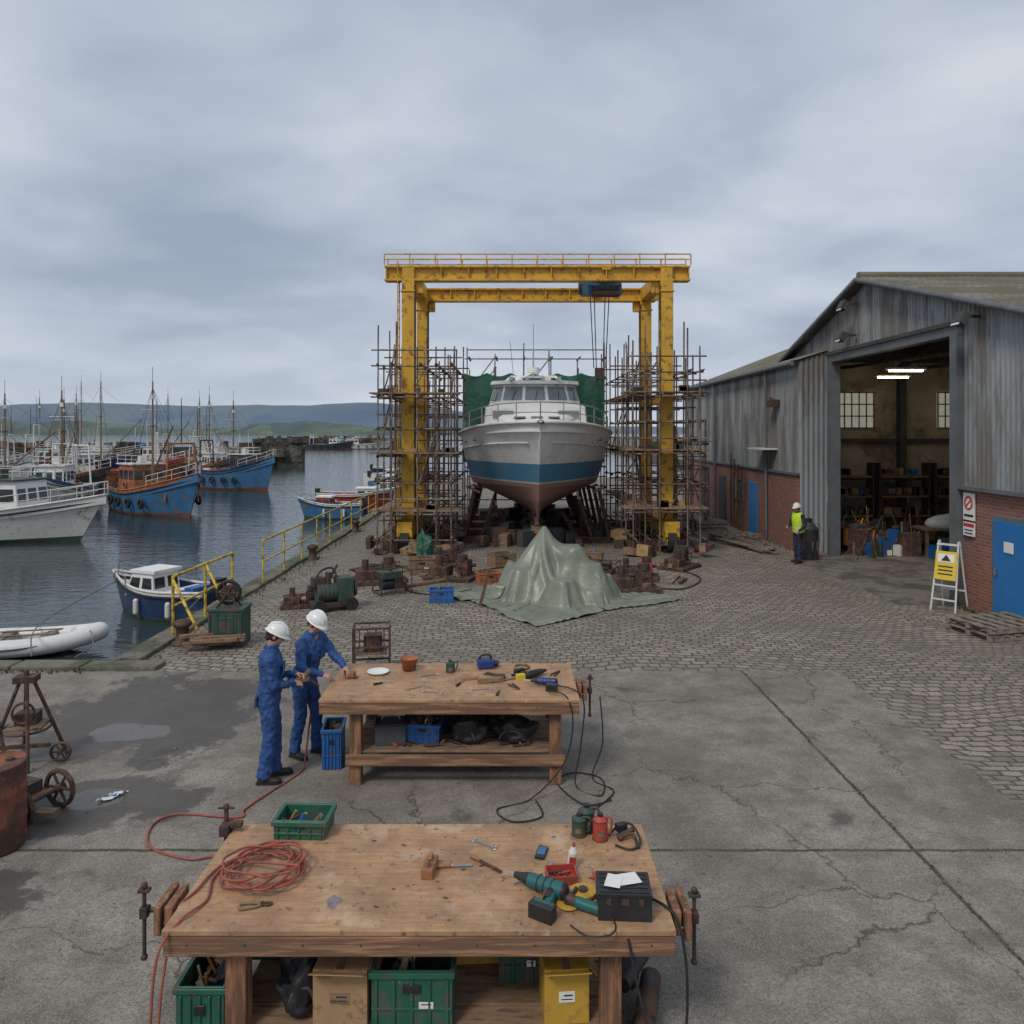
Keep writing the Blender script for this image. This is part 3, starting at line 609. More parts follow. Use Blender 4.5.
# ---------------------------------------------------------------- scaffolding
def scaffold(name,xs,ys,top,seed,step=1.0,levels=None,board=True,skip=0.1):
    r=random.Random(seed); mb=MB(); R_=.026
    for x in xs:
        for y in ys:
            jx=r.uniform(-.05,.05); jy=r.uniform(-.05,.05)
            h=top+r.uniform(-.8,.7); mb.tube((x+jx,y+jy,.0),(x+jx+r.uniform(-.04,.04),y+jy,h),R_,'steel',6); mb.box((x+jx,y+jy,.03),(.2,.2,.05),'timber')
    z=.45; lv=[]
    while z<top-.2: lv.append(z); z+=step*r.uniform(.85,1.15)
    for z in lv:
        for y in ys:
            if r.random()>skip: mb.tube((xs[0]-r.uniform(.05,.25),y+.05,z),(xs[-1]+r.uniform(.05,.25),y+.05,z+r.uniform(-.03,.03)),R_,'steel',6)
            if r.random()>.6: mb.tube((xs[0]-r.uniform(.05,.25),y+.05,z+.5),(xs[-1]+r.uniform(.05,.25),y+.05,z+.5),R_,'steel',6)
        for x in xs:
            if r.random()>skip: mb.tube((x+.05,ys[0]-r.uniform(.15,.4),z+.06),(x+.05,ys[-1]+r.uniform(.15,.4),z+.06),R_,'steel',6)
    for k in range(len(lv)):
        z=min(lv[k],top-1.8)
        y=r.choice(ys); i=r.randrange(len(xs)-1); mb.tube((xs[i],y-.06,z),(xs[i+1],y-.06,z+1.6),R_,'steel',6)
        x=r.choice(xs); i=r.randrange(len(ys)-1); mb.tube((x-.06,ys[i],z),(x-.06,ys[i+1],z+1.8),R_,'steel',6)
    if board:
        for z in lv[1::2]:
            for b in range(4):
                y=ys[0]+.15+b*.24; mb.box(((xs[0]+xs[-1])/2,y,z+.13),(xs[-1]-xs[0]+.5,.22,.04),'boards',r.uniform(-.01,.01))
            for b in range(3):
                x=xs[0]+.15+b*.24; mb.box((x,(ys[0]+ys[-1])/2+.6,z+.135),(.22,ys[-1]-ys[0],.04),'boards')
            for b in range(4): mb.box((r.uniform(xs[0],xs[-1]),ys[0]+.4,z+.22),(r.uniform(.15,.4),.2,r.uniform(.1,.3)),r.choice(['dark','timber','iron','card']))
    for x in xs:
        for y in ys:
            for z in lv: mb.box((x+.03,y+.03,z+.03),(.08,.08,.08),'iron')
    return mb.build(name)
scaffold('scaffolding',[-4.3,-3.85,-2.95,-2.45,-1.95],[24.4,25.6,26.9,28.2,29.8,31.5],6.9,5,.9)
scaffold('scaffolding',[3.85,4.3,4.7,5.65,6.05],[24.5,25.6,26.9,28.2,29.8,31.5],6.9,6,.9)
scaffold('scaffolding',[-1.9,-.7,.5,1.7,2.9,4.0],[33.4,34.4],7.4,7,.95,board=False)
scaffold('scaffolding',[-4.6,-3.9,-3.2],[33.5,36,38.5],5.6,8,1.1)
scaffold('scaffolding',[6.4,7.0,7.7],[30.5,33,36],4.2,9,1.0)
def sheet(name,x0,x1,z0,z1,y,mat,seed,sag=.15):
    rows=[]
    for j in range(26):
        t=j/25; row=[]
        for i in range(60):
            u=i/59; x=x0+(x1-x0)*u
            f=mnoise.noise(V((x*1.3+seed,t*1.2,seed)))*.22+math.sin(x*7+mnoise.noise(V((x,t*2,seed)))*3)*.05
            z=z0+(z1-z0)*t
            if t>.97: z-=abs(math.sin(u*math.pi*6))*sag
            row.append((x,y+f,z))
        rows.append(row)
    mb=MB(); mb.grid(rows,mat); return mb.build(name)
sheet('green_debris_netting',-2.1,4.0,2.6,6.45,33.1,'tarpgreen',3)

# ---------------------------------------------------------------- cruiser on cradle
B_=empty('cabin_cruiser',(0.87,0,0))
mb=MB(); ns=34; Yst=38.0
def stem(v):
    z=1.0+(4.2-1.0)*v; y=25.7-2.3*v**.8; return y,z
prof=[0,.12,.25,.34,.36,.5,.65,.8,.93,1]
def Bv(v):
    if v<=.34: return .03+2.38*(v/.34)**.95
    return 2.41+.45*((v-.34)/.66)**.8
def zmid(v): return .82+1.13*(v/.34) if v<=.34 else 1.95+1.8*(v-.34)/.66
def hp(t,v,s_):
    sy,sz=stem(v); y=sy+t*(Yst-sy)
    sh=math.sin(min(1,t/.42)*math.pi/2); p=1.2-.6*v
    w=Bv(v)*max(sh,0)**p*(1-.1*max(0,(t-.6)/.4))
    k=min(1,t/.5); k=k*k*(3-2*k); z=sz+(zmid(v)-sz)*k
    if t>.5 and v>.4: z+=.12*((t-.5)/.5)
    return V((s_*w,y,z))
ts=[(i/(ns-1))**1.5 for i in range(ns)]
for s_ in (1,-1):
    rows=[[hp(t,v,s_) for v in prof] for t in ts]
    mb.grid([r[:4] for r in rows],'chull'); mb.grid([r[3:5] for r in rows],'chull',False); mb.grid([r[4:] for r in rows],'chull')
    mb.path([r[9]+V((s_*.01,-.01,.0)) for r in rows],.055,'offwhite',7,1)
    mb.path([r[7]+V((s_*.015,0,0)) for r in rows[2:]],.035,'offwhite',6,1)
    mb.grid([[r[9],V((r[9].x*.95,r[9].y+.06,r[9].z)),V((r[9].x*.93,r[9].y+.08,r[9].z-.3))] for r in rows],'white',False)
mb.grid([[V((hp(t,1,s_).x*.94,hp(t,1,1).y+.07,hp(t,1,1).z-.28)) for s_ in (1,-1)] for t in ts],'offwhite',False)
a=[hp(1,v,1) for v in prof]; b=[hp(1,v,-1) for v in prof]; mb.add(a+b[::-1],[tuple(range(20))],'chull')
mb.path([(0,stem(v)[0]-.02,stem(v)[1]) for v in (0,.15,.3,.45,.6,.75,.9,1)],.05,'chull',7,2)
mb.box((0,32.5,.78),(.14,11,.3),'chull')
mb.ball((0,23.25,4.2),(.12,.25,.08),'chrome')
mb.add([(-.2,23.52,4.2),(.2,23.52,4.2),(0,23.36,4.22),(0,23.72,3.66)],[(0,2,3),(2,1,3)],'greycase')
for s_ in (1,-1):
    c=hp(.16,.82,s_); mb.torus(c,.1,.03,'chrome','Y',14,6)
    for t in (.2,.27,.36): c=hp(t,.86,s_); mb.box(c+V((s_*.0,-.02,0)),(.16,.03,.05),'iron')
mb.build('hull',parent=B_)
mb=MB()
def lofted(secs,mat,cap=True):
    rows=[]
    for y,wb,wt,z0,z1 in secs:
        rows.append([(-wb,y,z0),(-wt,y,z1-.12),(-wt*.88,y,z1),(0,y,z1+.06),(wt*.88,y,z1),(wt,y,z1-.12),(wb,y,z0)])
    mb.grid(rows,mat,False); 
    if cap: mb.poly(rows[0],mat); mb.poly(rows[-1],mat)
lofted([(25.6,.35,.3,3.8,4.02),(26.4,.85,.75,3.7,4.28),(27.6,1.35,1.2,3.6,4.45),(28.3,1.6,1.45,3.5,4.55)],'white')
lofted([(28.2,1.95,1.8,3.4,4.85),(28.45,2.0,1.85,3.4,4.95),(36,2.1,1.9,3.4,4.95)],'white')
def wheelhouse():
    zb,zt=4.93,5.72
    fb_=[(-1.75,29.3),(-1.3,28.75),(-.45,28.5),(.45,28.5),(1.3,28.75),(1.75,29.3),(1.75,32.2),(-1.75,32.2)]
    ft=[(-1.55,29.75),(-1.15,29.35),(-.4,29.15),(.4,29.15),(1.15,29.35),(1.55,29.75),(1.6,32.2),(-1.6,32.2)]
    n=len(fb_)
    for i in range(n):
        j=(i+1)%n
        a=V((*fb_[i],zb));b=V((*fb_[j],zb));c=V((*ft[j],zt));d=V((*ft[i],zt))
        mb.poly([a,b,c,d],'white')
        nrm=(b-a).cross(d-a).normalized()
        if nrm.dot(V(((a.x+b.x)/2,(a.y+b.y)/2-31,0)))<0: nrm=-nrm
        if i!=6:
            def P(u,w): return a.lerp(b,u).lerp(d.lerp(c,u),w)+nrm*.015
            m_=.07 if i!=5 and i!=7 else .03
            parts=1 if i<5 else 2
            for q in range(parts):
                u0=(q+m_)/parts;u1=(q+1-m_)/parts
                mb.poly([P(u0,.2),P(u1,.2),P(u1,.86),P(u0,.86)],'cglass')
                if i<5: mb.tube(P((u0+u1)/2,.18)+nrm*.02,P((u0+u1)/2+.1,.62)+nrm*.02,.012,'black',4)
    rf=[(x*1.1,28.9+(y-29.15)*1.03) for x,y in ft]
    mb.add([(x,y,zt) for x,y in rf]+[(x*.97,y,zt+.13) for x,y in rf],[tuple(range(n))[::-1],tuple(range(n,2*n))]+[(i,(i+1)%n,n+(i+1)%n,n+i) for i in range(n)],'white')
wheelhouse()
for s_ in (-1,1):
    for i in range(4):
        y=29.2+i*1.6; mb.box((s_*2.03,y+.4,4.35),(.05,1.2,.4),'glass')
    mb.box((s_*1.2,28.17,4.55),(.75,.06,.26),'cglass')
for x in (-.6,0,.6): mb.box((x,26.9+abs(x)*.1,4.42),(.4,.5,.05),'cglass')
for s_ in (-1,1): mb.tube((s_*1.3,31,5.8),(s_*.9,31.3,6.15),.05,'white')
mb.tube((-.92,31.3,6.15),(.92,31.3,6.15),.05,'white'); mb.tube((0,31.3,6.1),(0,31.3,7.3),.05,'offwhite',8,.025); mb.tube((-.35,31.3,6.9),(.35,31.3,6.9),.02,'offwhite',6)
mb.tube((0,31.1,6.3),(0,31.1,6.5),.26,'white',16); mb.tube((0,31.3,7.3),(0,31.3,8.3),.012,'iron',4); mb.tube((-.8,31.3,6.1),(-.95,31.5,7.6),.012,'iron',4)
mb.box((.5,30.2,5.95),(.3,.3,.2),'offwhite'); mb.ball((-.6,30,5.95),(.16,.16,.12),'white'); 
for s_ in (-.9,-.3,.3,.9): mb.box((s_,28.95,5.92),(.14,.16,.13),'chrome')
mb.build('superstructure',parent=B_)
mb=MB()
for s_ in (1,-1):
    P=[hp(t,1,s_)*1 for t in (.0,.03,.08,.15,.24,.36,.5,.65)]
    P=[V((p.x*.96,p.y+.08,p.z)) for p in P]
    rails(mb,P,.62,.018,'chrome')
mb.build('bow_rails',parent=B_)
mb=MB()
for i,y in enumerate((26.9,28.8,31.2,33.8,36.4)):
    z=0
    for k in range(3): 
        h=.2; mb.box((.87,y,z+h/2),(.9 if k%2 else .4,.4 if k%2 else .9,h-.004),'timber',random.uniform(-.06,.06)); z+=h
    for s_ in (1,-1):
        mb.tube((.87+s_*2.0,y+.2,.0),(.87+s_*(1.5),y+.2,1.5),.06,'rust',8); mb.tube((.87+s_*2.6,y+.2,.0),(.87+s_*2.2,y+.2,1.85),.07,'rust',8); mb.box((.87+s_*2.17,y+.2,1.85),(.4,.3,.06),'timber',rot=Matrix.Rotation(-s_*.4,3,'Y'))
        mb.box((.87+s_*2.3,y+.2,.05),(.8,.25,.1),'rust')
        mb.tube((.87+s_*2.6,y+.2,.1),(.87+s_*.3,y+.2,.25),.04,'rust',6)
    mb.box((.87,y+.3,.1),(5.6,.2,.18),'rust')
for s_ in (1,-1): mb.box((.87+s_*1.4,31.5,.12),(.2,11,.24),'rust')
mb.build('boat_cradle')

# ---------------------------------------------------------------- sheds
def corr(mb,P0,U,length,zb,zt,nrm,mat,pitch=.16,depth=.035):
    P0=V(P0);U=V(U);nrm=V(nrm); n=int(length/pitch*4); lo=[];hi=[]
    for i in range(n+1):
        s_=length*i/n; off=nrm*(depth if (i%4) in (1,2) else 0)
        p=P0+U*s_+off; lo.append((p.x,p.y,zb(s_))); hi.append((p.x,p.y,zt(s_)))
    mb.grid([lo,hi],mat,False)
def corr_roof(mb,A,Bv_,C,D,n,mat,depth=.035):
    A,Bv_,C,D=V(A),V(Bv_),V(C),V(D); nr=(Bv_-A).cross(D-A).normalized()
    if nr.z<0: nr=-nr
    lo=[];hi=[]
    for i in range(n+1):
        t=i/n; off=nr*(depth if (i%4) in (1,2) else 0); lo.append(A.lerp(Bv_,t)+off); hi.append(D.lerp(C,t)+off)
    mb.grid([lo,hi],mat,False)
S=empty('boat_shed'); WX=10.2; Y0,Y1,YA=14.6,28.2,22.0
def gz(y): return 8.2-abs(y-YA)*.282
mb=MB()
corr(mb,(WX,Y0,0),(0,1,0),17.4-Y0,lambda s_:2.62,lambda s_:gz(Y0+s_),(-1,0,0),'clad')
corr(mb,(WX,17.4,0),(0,1,0),6.8,lambda s_:6.12,lambda s_:gz(17.4+s_),(-1,0,0),'clad')
corr(mb,(WX,24.2,0),(0,1,0),4.0,lambda s_:0.3,lambda s_:gz(24.2+s_),(-1,0,0),'clad')
corr(mb,(WX,Y0,0),(1,0,0),20,lambda s_:2.62,lambda s_:gz(Y0),(0,-1,0),'clad')
mb.box((WX+10,Y1+.1,3.2),(20,.1,6.5),'inter'); mb.box((WX+20.1,(Y0+Y1)/2,3.2),(.1,Y1-Y0,6.4),'inter')
mb.box((WX+.12,15.99,4.3),(.04,2.7,3.3),'dark'); mb.box((WX+10,Y0+.15,3.1),(19.8,.05,6),'inter')
mb.build('cladding',parent=S)
mb=MB()
mb.box((WX+.1,(Y0+17.3)/2-.0,1.31),(.28,17.3-Y0-.02,2.62),'brick'); mb.box((WX+10.3,Y0+.1,1.31),(20,.26,2.62),'brick'); mb.box((WX+.0,(Y0+17.3)/2,2.66),(.4,17.3-Y0+.1,.08),'trim')
mb.build('brick_base',parent=S)
mb=MB()
for y0,y1 in ((Y0-.2,YA),(Y1+.2,YA)):
    corr_roof(mb,(WX-.3,y0,gz(y0)+.12),(WX+21,y0,gz(y0)+.12),(WX+21,y1,gz(y1)+.12),(WX-.3,y1,gz(y1)+.12),400,'roofm',.05)
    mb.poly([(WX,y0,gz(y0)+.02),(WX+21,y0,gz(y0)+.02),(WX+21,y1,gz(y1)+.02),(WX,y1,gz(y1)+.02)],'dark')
    a=V((WX-.33,y0,gz(y0)+.06)); b=V((WX-.33,y1,gz(y1)+.06)); mb.tube(a,b,.09,'trim',4)
mb.tube((WX-.3,YA,gz(YA)+.17),(WX+21,YA,gz(YA)+.17),.12,'roofm',6)
mb.tube((WX-.3,Y0-.3,gz(Y0)-.02),(WX+21,Y0-.3,gz(Y0)-.02),.09,'trim',8)
mb.build('roof',parent=S)
mb=MB()
for y in (17.4,24.2): mb.box((WX-.06,y,3.07),(.3,.28,6.14),'trim')
mb.box((WX-.07,20.8,6.2),(.28,7.1,.22),'trim'); mb.box((WX-.12,20.8,6.36),(.3,7.2,.1),'dark')
mb.build('door_frame',parent=S)
mb=MB(); mb.box((WX-.09,15.55,1.03),(.08,1.05,2.06),'bluedoor'); mb.box((WX-.06,15.55,1.08),(.1,1.2,2.16),'trim'); mb.box((WX-.145,15.55,1.55),(.012,.3,.22),'paper'); mb.box((WX-.16,15.95,1.0),(.06,.05,.14),'chrome'); mb.build('door',parent=S,bevel=.006)
mb=MB()
for x in (12.6,16.3,19.5):
    mb.box((x,Y1+.02,4.7),(1.35,.06,1.3),'winglow')
    for k in range(6): mb.box((x-.67+k*.268,Y1-.02,4.7),(.035,.04,1.34),'dark')
    for k in range(4): mb.box((x,Y1-.03,4.05+k*.433),(1.38,.04,.04),'dark')
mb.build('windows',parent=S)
mb=MB()
for x in (11.4,14.2,17.5,20,24):
    mb.box((x,Y1-.2,3),(.22,.3,6),'dark')
    for y0,y1 in ((Y0,YA),(Y1,YA)):
        mb.tube((x,y0+.1*(1 if y0<YA else -1),gz(y0)-.2),(x,y1,gz(y1)-.2),.12,'rust',4)
    mb.tube((x,Y0+.2,gz(Y0)-.3),(x,Y1-.2,gz(Y1)-.3),.07,'rust',4)
for z in (2.2,3.6): mb.box((WX+10,Y1-.1,z),(19.6,.1,.12),'dark')
for y in (19,21,23,25,27): mb.tube((WX+.2,y,gz(y)-.12),(WX+19,y,gz(y)-.12),.05,'rust',4)
mb.build('frame',parent=S)
mb=MB(); mb.poly([(WX-.05,Y0+.2,.008),(WX+20,Y0+.2,.008),(WX+20,Y1-.05,.008),(WX-.05,Y1-.05,.008)],'shopfloor'); mb.poly([(8.7,17.3,.005),(WX-.05,17.3,.005),(WX-.05,24.3,.005),(8.7,24.3,.005)],'shopfloor'); mb.build('floor',parent=S)
mb=MB()
for x,y in ((11.9,23.2),(12.9,26.0),(15.6,25.4),(15.2,21.6),(19,24)):
    mb.box((x,y,5.75),(1.0,.1,.05),'lamp'); mb.box((x,y,5.81),(1.16,.2,.06),'white'); mb.tube((x-.4,y,5.82),(x-.4,y,7),.01,'iron',4); mb.tube((x+.4,y,5.82),(x+.4,y,7),.01,'iron',4)
mb.build('lights',parent=S)
mb=MB(); r=random.Random(9)
cl=['iron','rust','orange','bluepl','timber','offwhite','dkgreen','iron','rust','card','timber','greycase','dark','dark']
for i in range(190):
    x=r.uniform(11.0,20); y=r.uniform(24.2,27.6); h=r.uniform(.12,.8)
    m_=r.choice(cl)
    mb.box((x,y,h/2+.01),(r.uniform(.12,.6),r.uniform(.2,.6),h),m_,r.uniform(0,1.5))
    if r.random()<.7:
        mb.box((x,y,h+.08),(r.uniform(.12,.35),.25,r.uniform(.08,.2)),r.choice(cl),r.uniform(0,1.5)); mb.tube((x,y,h),(x+r.uniform(-.3,.3),y,h+r.uniform(.2,.9)),.018,r.choice(['iron','yellow2','timber','chrome','rust']),6)
    if r.random()<.15: mb.torus((x,y,h+.15),.15,.04,r.choice(['rubber','hose','iron']),r.choice(['X','Y','Z']),12,6)
for i in range(4):
    x=12+i*2.0
    for zz_ in (.9,1.6,2.3): mb.box((x,27.6,zz_),(1.8,.5,.06),'timber')
    for s_ in (-.88,.88): mb.box((x+s_,27.6,1.4),(.06,.5,2.8),'iron')
    for k in range(16): mb.box((x+r.uniform(-.8,.8),27.55,r.choice((.9,1.6,2.3))+.18),(r.uniform(.1,.3),.3,r.uniform(.14,.3)),r.choice(cl))
mb.box((14.2,24.4,.85),(2.6,.9,.06),'timber')
for s_ in (-1.2,1.2): 
    for q in (-.35,.35): mb.box((14.2+s_,24.4+q,.42),(.08,.08,.84),'timber')
mb.ball((14.2,24.4,1.0),(1.1,.4,.32),'offwhite',16,8)
mb.build('workshop_clutter',parent=S)
mb=MB()
for (y,z) in ((22.5,7.65),(22.6,6.75),(16.6,6.4)):
    mb.box((WX-.25,y,z),(.35,.06,.06),'iron'); mb.box((WX-.5,y,z-.05),(.18,.34,.26),'dark',rot=Matrix.Rotation(.5,3,'Y')); mb.box((WX-.59,y,z-.1),(.02,.28,.2),'paper',rot=Matrix.Rotation(.5,3,'Y'))
mb.build('floodlights',parent=S)
def wall_sign(name,y,z,w,h,kind):
    mb=MB(); mb.box((WX-.08,y,z),(.02,w,h),'paper'); x=WX-.094
    if kind=='no': 
        mb.torus((x,y,z+.08),w*.32,.02,'signR','X',20,6); mb.tube((x,y-.1,z+.16),(x,y+.1,z),.016,'signR',5); mb.box((x,y,z-h*.33),(.006,w*.8,.05),'black')
    else:
        mb.box((x,y,z+h*.3),(.006,w*.9,h*.25),'signR' if kind=='r' else 'signY')
        for k in range(3): mb.box((x,y,z-.02-k*.07),(.006,w*.7,.025),'black')
    mb.build(name)
wall_sign('no_entry_sign',17.0,2.25,.42,.6,'no'); wall_sign('warning_sign',17.0,1.75,.42,.3,'r'); wall_sign('notice_sign',24.5,1.9,.35,.5,'y')
S2=empty('brick_warehouse'); FX=9.3; FY0,FY1=24.8,41.0; RX=15.5; RZ=8.6
sl=(RZ-6.2)/(RX-FX); zW=6.2+sl*(WX-FX)
mb=MB(); corr(mb,(FX,FY0,0),(0,1,0),FY1-FY0,lambda s_:2.5,lambda s_:6.2,(-1,0,0),'clad'); corr(mb,(FX,FY0,0),(1,0,0),WX-FX-.04,lambda s_:0.0,lambda s_:6.2+sl*s_,(0,-1,0),'clad')
mb.poly([(FX,FY1,0),(21,FY1,0),(21,FY1,6.2),(RX,FY1,RZ),(FX,FY1,6.2)],'clad'); mb.poly([(21,28.4,0),(21,FY1,0),(21,FY1,6.2),(21,28.4,6.2)],'clad'); mb.build('walls',parent=S2)
mb=MB(); mb.box((FX+.02,(FY0+FY1)/2+.05,1.25),(.2,FY1-FY0-.1,2.5),'brick'); mb.box((FX-.02,(FY0+FY1)/2,2.54),(.26,FY1-FY0,.08),'trim'); mb.build('brick_base',parent=S2)
mb=MB(); corr_roof(mb,(FX-.2,FY0-.1,6.2),(FX-.2,FY1+.2,6.2),(WX,FY1+.2,zW),(WX,FY0-.1,zW),300,'roofm'); corr_roof(mb,(WX,Y1+.15,zW),(WX,FY1+.2,zW),(RX,FY1+.2,RZ),(RX,Y1+.15,RZ),240,'roofm'); mb.poly([(RX,Y1+.15,RZ),(RX,FY1+.2,RZ),(21,FY1+.2,6.2),(21,Y1+.15,6.2)],'roofm')
mb.tube((FX-.26,FY0,6.12),(FX-.26,FY1+.1,6.12),.08,'trim',8); mb.tube((FX-.2,27.6,6.1),(FX-.16,27.6,.1),.05,'trim',8); mb.tube((FX-.2,34.6,6.1),(FX-.16,34.6,.1),.05,'trim',8); mb.build('roof',parent=S2)
mb=MB(); mb.box((FX-.1,29.3,1.0),(.08,.95,2.0),'bluedoor'); mb.box((FX-.09,33.6,1.0),(.07,1.0,2.0),'dark'); mb.box((FX-.09,36.8,1.15),(.07,1.8,2.3),'dark'); mb.box((FX-.09,31.4,1.6),(.05,.8,.8),'glass'); mb.box((FX-.11,31.4,1.18),(.12,.95,.06),'trim'); mb.build('doors_and_windows',parent=S2,bevel=.005)
mb=MB()
mb.box((FX-.2,26.8,4.9),(.3,.5,.25),'iron'); mb.tube((FX-.05,26.8,4.9),(FX-.3,26.8,5.1),.03,'iron')
mb.box((FX-.3,27.6,3.3),(.6,1.6,.05),'offwhite'); mb.build('lamps_and_canopy',parent=S2)

# ---------------------------------------------------------------- yellow railings
mb=MB(); rails(mb,[(-6.35,19.6+i*1.8,.05) for i in range(10)],1.08,.028,'yellow2'); mb.build('safety_railing')
mb=MB(); rails(mb,[(-6.4,14.5,.05),(-6.35,15.9,.05),(-6.3,17.3,.05)],1.12,.03,'yellow2',True); mb.tube((-6.35,15.9,1.17),(-5.3,14.9,.03),.03,'yellow2'); mb.tube((-6.4,14.5,1.1),(-5.55,13.9,.03),.03,'yellow2'); mb.build('safety_railing')

# ---------------------------------------------------------------- tarpaulin (relaxed cloth over pile)
def tarp():
    n=120; sx,sy=4.9,4.6
    rs=np.random.RandomState(4)
    x=np.linspace(-sx/2,sx/2,n)*.8; y=np.linspace(-sy/2,sy/2,n)*.8
    X,Y=np.meshgrid(x,y,indexing='ij'); a=.62
    Xr=X*math.cos(a)-Y*math.sin(a)+.08; Yr=X*math.sin(a)+Y*math.cos(a)
    wob=np.zeros_like(X)
    for k in range(18):
        fx,fy,ph=rs.uniform(-6,6),rs.uniform(-6,6),rs.uniform(0,6.28); wob+=np.sin(X*fx+Y*fy+ph)*.04
    P=np.stack([Xr,Yr,1.9+wob],-1); Pp=P.copy()
    dx=sx/(n-1); dy=sy/(n-1)
    def H(x,y):
        r=np.sqrt((x+.18)**2+(y-.1)**2)
        h=1.72-1.55*r
        def lump(cx,cy,hh,rx,ry,k=2.2): return hh-k*np.maximum(0,np.sqrt(((x-cx)/rx)**2+((y-cy)/ry)**2)-1)*min(rx,ry)
        for L in ((.42,-.1,1.22,.22,.25),(.75,-.3,.85,.3,.25),(-.65,-.3,.72,.26,.26),(.2,-.85,.55,.26,.2),(1.15,-.1,.5,.24,.25),(.35,.5,1.1,.3,.3),(-.7,.45,.7,.3,.3),(-1.1,-.05,.3,.2,.2),(.85,-.85,.3,.2,.16)):
            h=np.maximum(h,lump(*L))
        return np.maximum(h,0)+.018
    cons=[]
    def addc(di,dj,L,k):
        for ph in range(2):
            if di>0:
                st=[i for i in range(n-di) if (i//di)%2==ph]
                js=[j for j in range(max(0,-dj),min(n,n-dj))]
            else:
                st=list(range(n)); js=[j for j in range(n-dj) if (j//dj)%2==ph]
            ii,jj=np.meshgrid(st,js,indexing='ij')
            cons.append(((ii*n+jj).ravel(),((ii+di)*n+jj+dj).ravel(),L,k))
    addc(1,0,dx,1.);addc(0,1,dy,1.);addc(1,1,math.hypot(dx,dy),.4);addc(1,-1,math.hypot(dx,dy),.4);addc(3,0,3*dx,.05);addc(0,3,3*dy,.05)
    P=P.reshape(-1,3);Pp=Pp.reshape(-1,3)
    for st in range(230):
        v=(P-Pp)*.965; Pp=P.copy(); P=P+v; P[:,2]-=9.8/3600*1.8
        for it in range(4):
            for a_,b_,L,k in cons:
                d=P[b_]-P[a_]; l=np.sqrt((d*d).sum(1))+1e-9; 
                c=(d*((l-L)/l*.5*k)[:,None]); P[a_]+=c; P[b_]-=c
        h=H(P[:,0],P[:,1]); m_=P[:,2]<h
        P[m_,2]=h[m_]; Pp[m_,0]+= (P[m_,0]-Pp[m_,0])*.75; Pp[m_,1]+=(P[m_,1]-Pp[m_,1])*.75; Pp[m_,2]=P[m_,2]
    P=np.nan_to_num(P)
    # hanging folds radiating from the peak, deeper towards the hem
    ex,ey=P[:,0]+.18,P[:,1]-.1; r=np.sqrt(ex*ex+ey*ey)+1e-6; th=np.arctan2(ey,ex)
    ph1=th+.16*np.sin(3*r+1)+.12*np.sin(5*th)
    w=(.5+.5*np.cos(8*ph1+1.3*np.sin(2*th)))**1.3; w2=(.5+.5*np.cos(17*ph1+2*np.sin(3*th+.8)))**1.2; w3=.5+.5*np.cos(31*ph1+3*np.sin(2*th))
    amp=np.clip((r-.06)/.7,0,1)*np.clip((1.75-r)/.7,0,1)
    off=(w*.17+w2*.07+w3*.02-.1)*amp
    P[:,0]+=ex/r*off; P[:,1]+=ey/r*off
    gr=np.clip((r-1.1)/.4,0,1)
    P[:,2]+=gr*.05*(np.abs(np.sin(9*P[:,0]+4*P[:,1]+2*np.sin(5*P[:,1])))*np.abs(np.sin(6*P[:,1]-3*P[:,0])))
    mb=MB(); mb.grid([[tuple(P[i*n+j]) for j in range(n)] for i in range(n)],'tarp')
    o=mb.build('tarpaulin_covered_pile',(0.95,18.2,0))
    sm=o.modifiers.new('sm','SMOOTH'); sm.iterations=2
    s2=o.modifiers.new('sub','SUBSURF'); s2.levels=1; s2.render_levels=1
tarp()
mb=MB(); mb.box((-.6,16.9,.5),(.07,.03,1.0),'timber',rot=Euler((.45,.1,.3)).to_matrix()); mb.build('timber_plank')

# ---------------------------------------------------------------- benches
def bench(name,x0,x1,y0,y1,zt,legx,shelfz,apron=.13):
    e=empty(name)
    mb=MB(); mb.box(((x0+x1)/2,(y0+y1)/2,zt-.018),(x1-x0,y1-y0,.036),'ply'); mb.build('top',parent=e,bevel=.006)
    mb=MB()
    mb.box(((x0+x1)/2,y0+.025,zt-.036-apron/2+.0),(x1-x0-.01,.045,apron-.036+.03),'benchrail'); mb.box(((x0+x1)/2,y1-.025,zt-.1),(x1-x0-.01,.045,.12),'benchrail')
    for x in (x0+.03,x1-.03): mb.box((x,(y0+y1)/2,zt-.1),(.045,y1-y0-.1,.11),'benchrail')
    for x in legx:
        for y in (y0+.16,y1-.16): mb.box((x,y,(zt-.04)/2),(.13,.13,zt-.044),'benchwood')
        mb.box((x,(y0+y1)/2,zt-.1),(.06,y1-y0-.35,.12),'benchrail'); mb.box((x,(y0+y1)/2,shelfz-.08),(.06,y1-y0-.35,.1),'benchrail')
    for y in (y0+.075,y1-.075): mb.box(((legx[0]+legx[-1])/2,y,shelfz-.07),(legx[-1]-legx[0]+.2,.045,.12),'benchrail')
    n=5; w=(y1-y0-.25)/n
    for i in range(n): mb.box(((legx[0]+legx[-1])/2,y0+.125+w*(i+.5),shelfz),(legx[-1]-legx[0]+.12,w-.01,.025),'timber')
    for k in range(9): mb.tube((x0+.15+k*(x1-x0-.3)/8,y0+.0,zt-.09),(x0+.15+k*(x1-x0-.3)/8,y0-.002,zt-.09),.006,'iron',8)
    mb.build('frame',parent=e,bevel=.008)
    return e
Bn1=bench('workbench',-2.11,.99,4.62,5.88,.9,(-1.70,.61),.2)
Bn2=bench('workbench',-2.11,.74,8.37,9.7,.98,(-1.73,.48),.36)

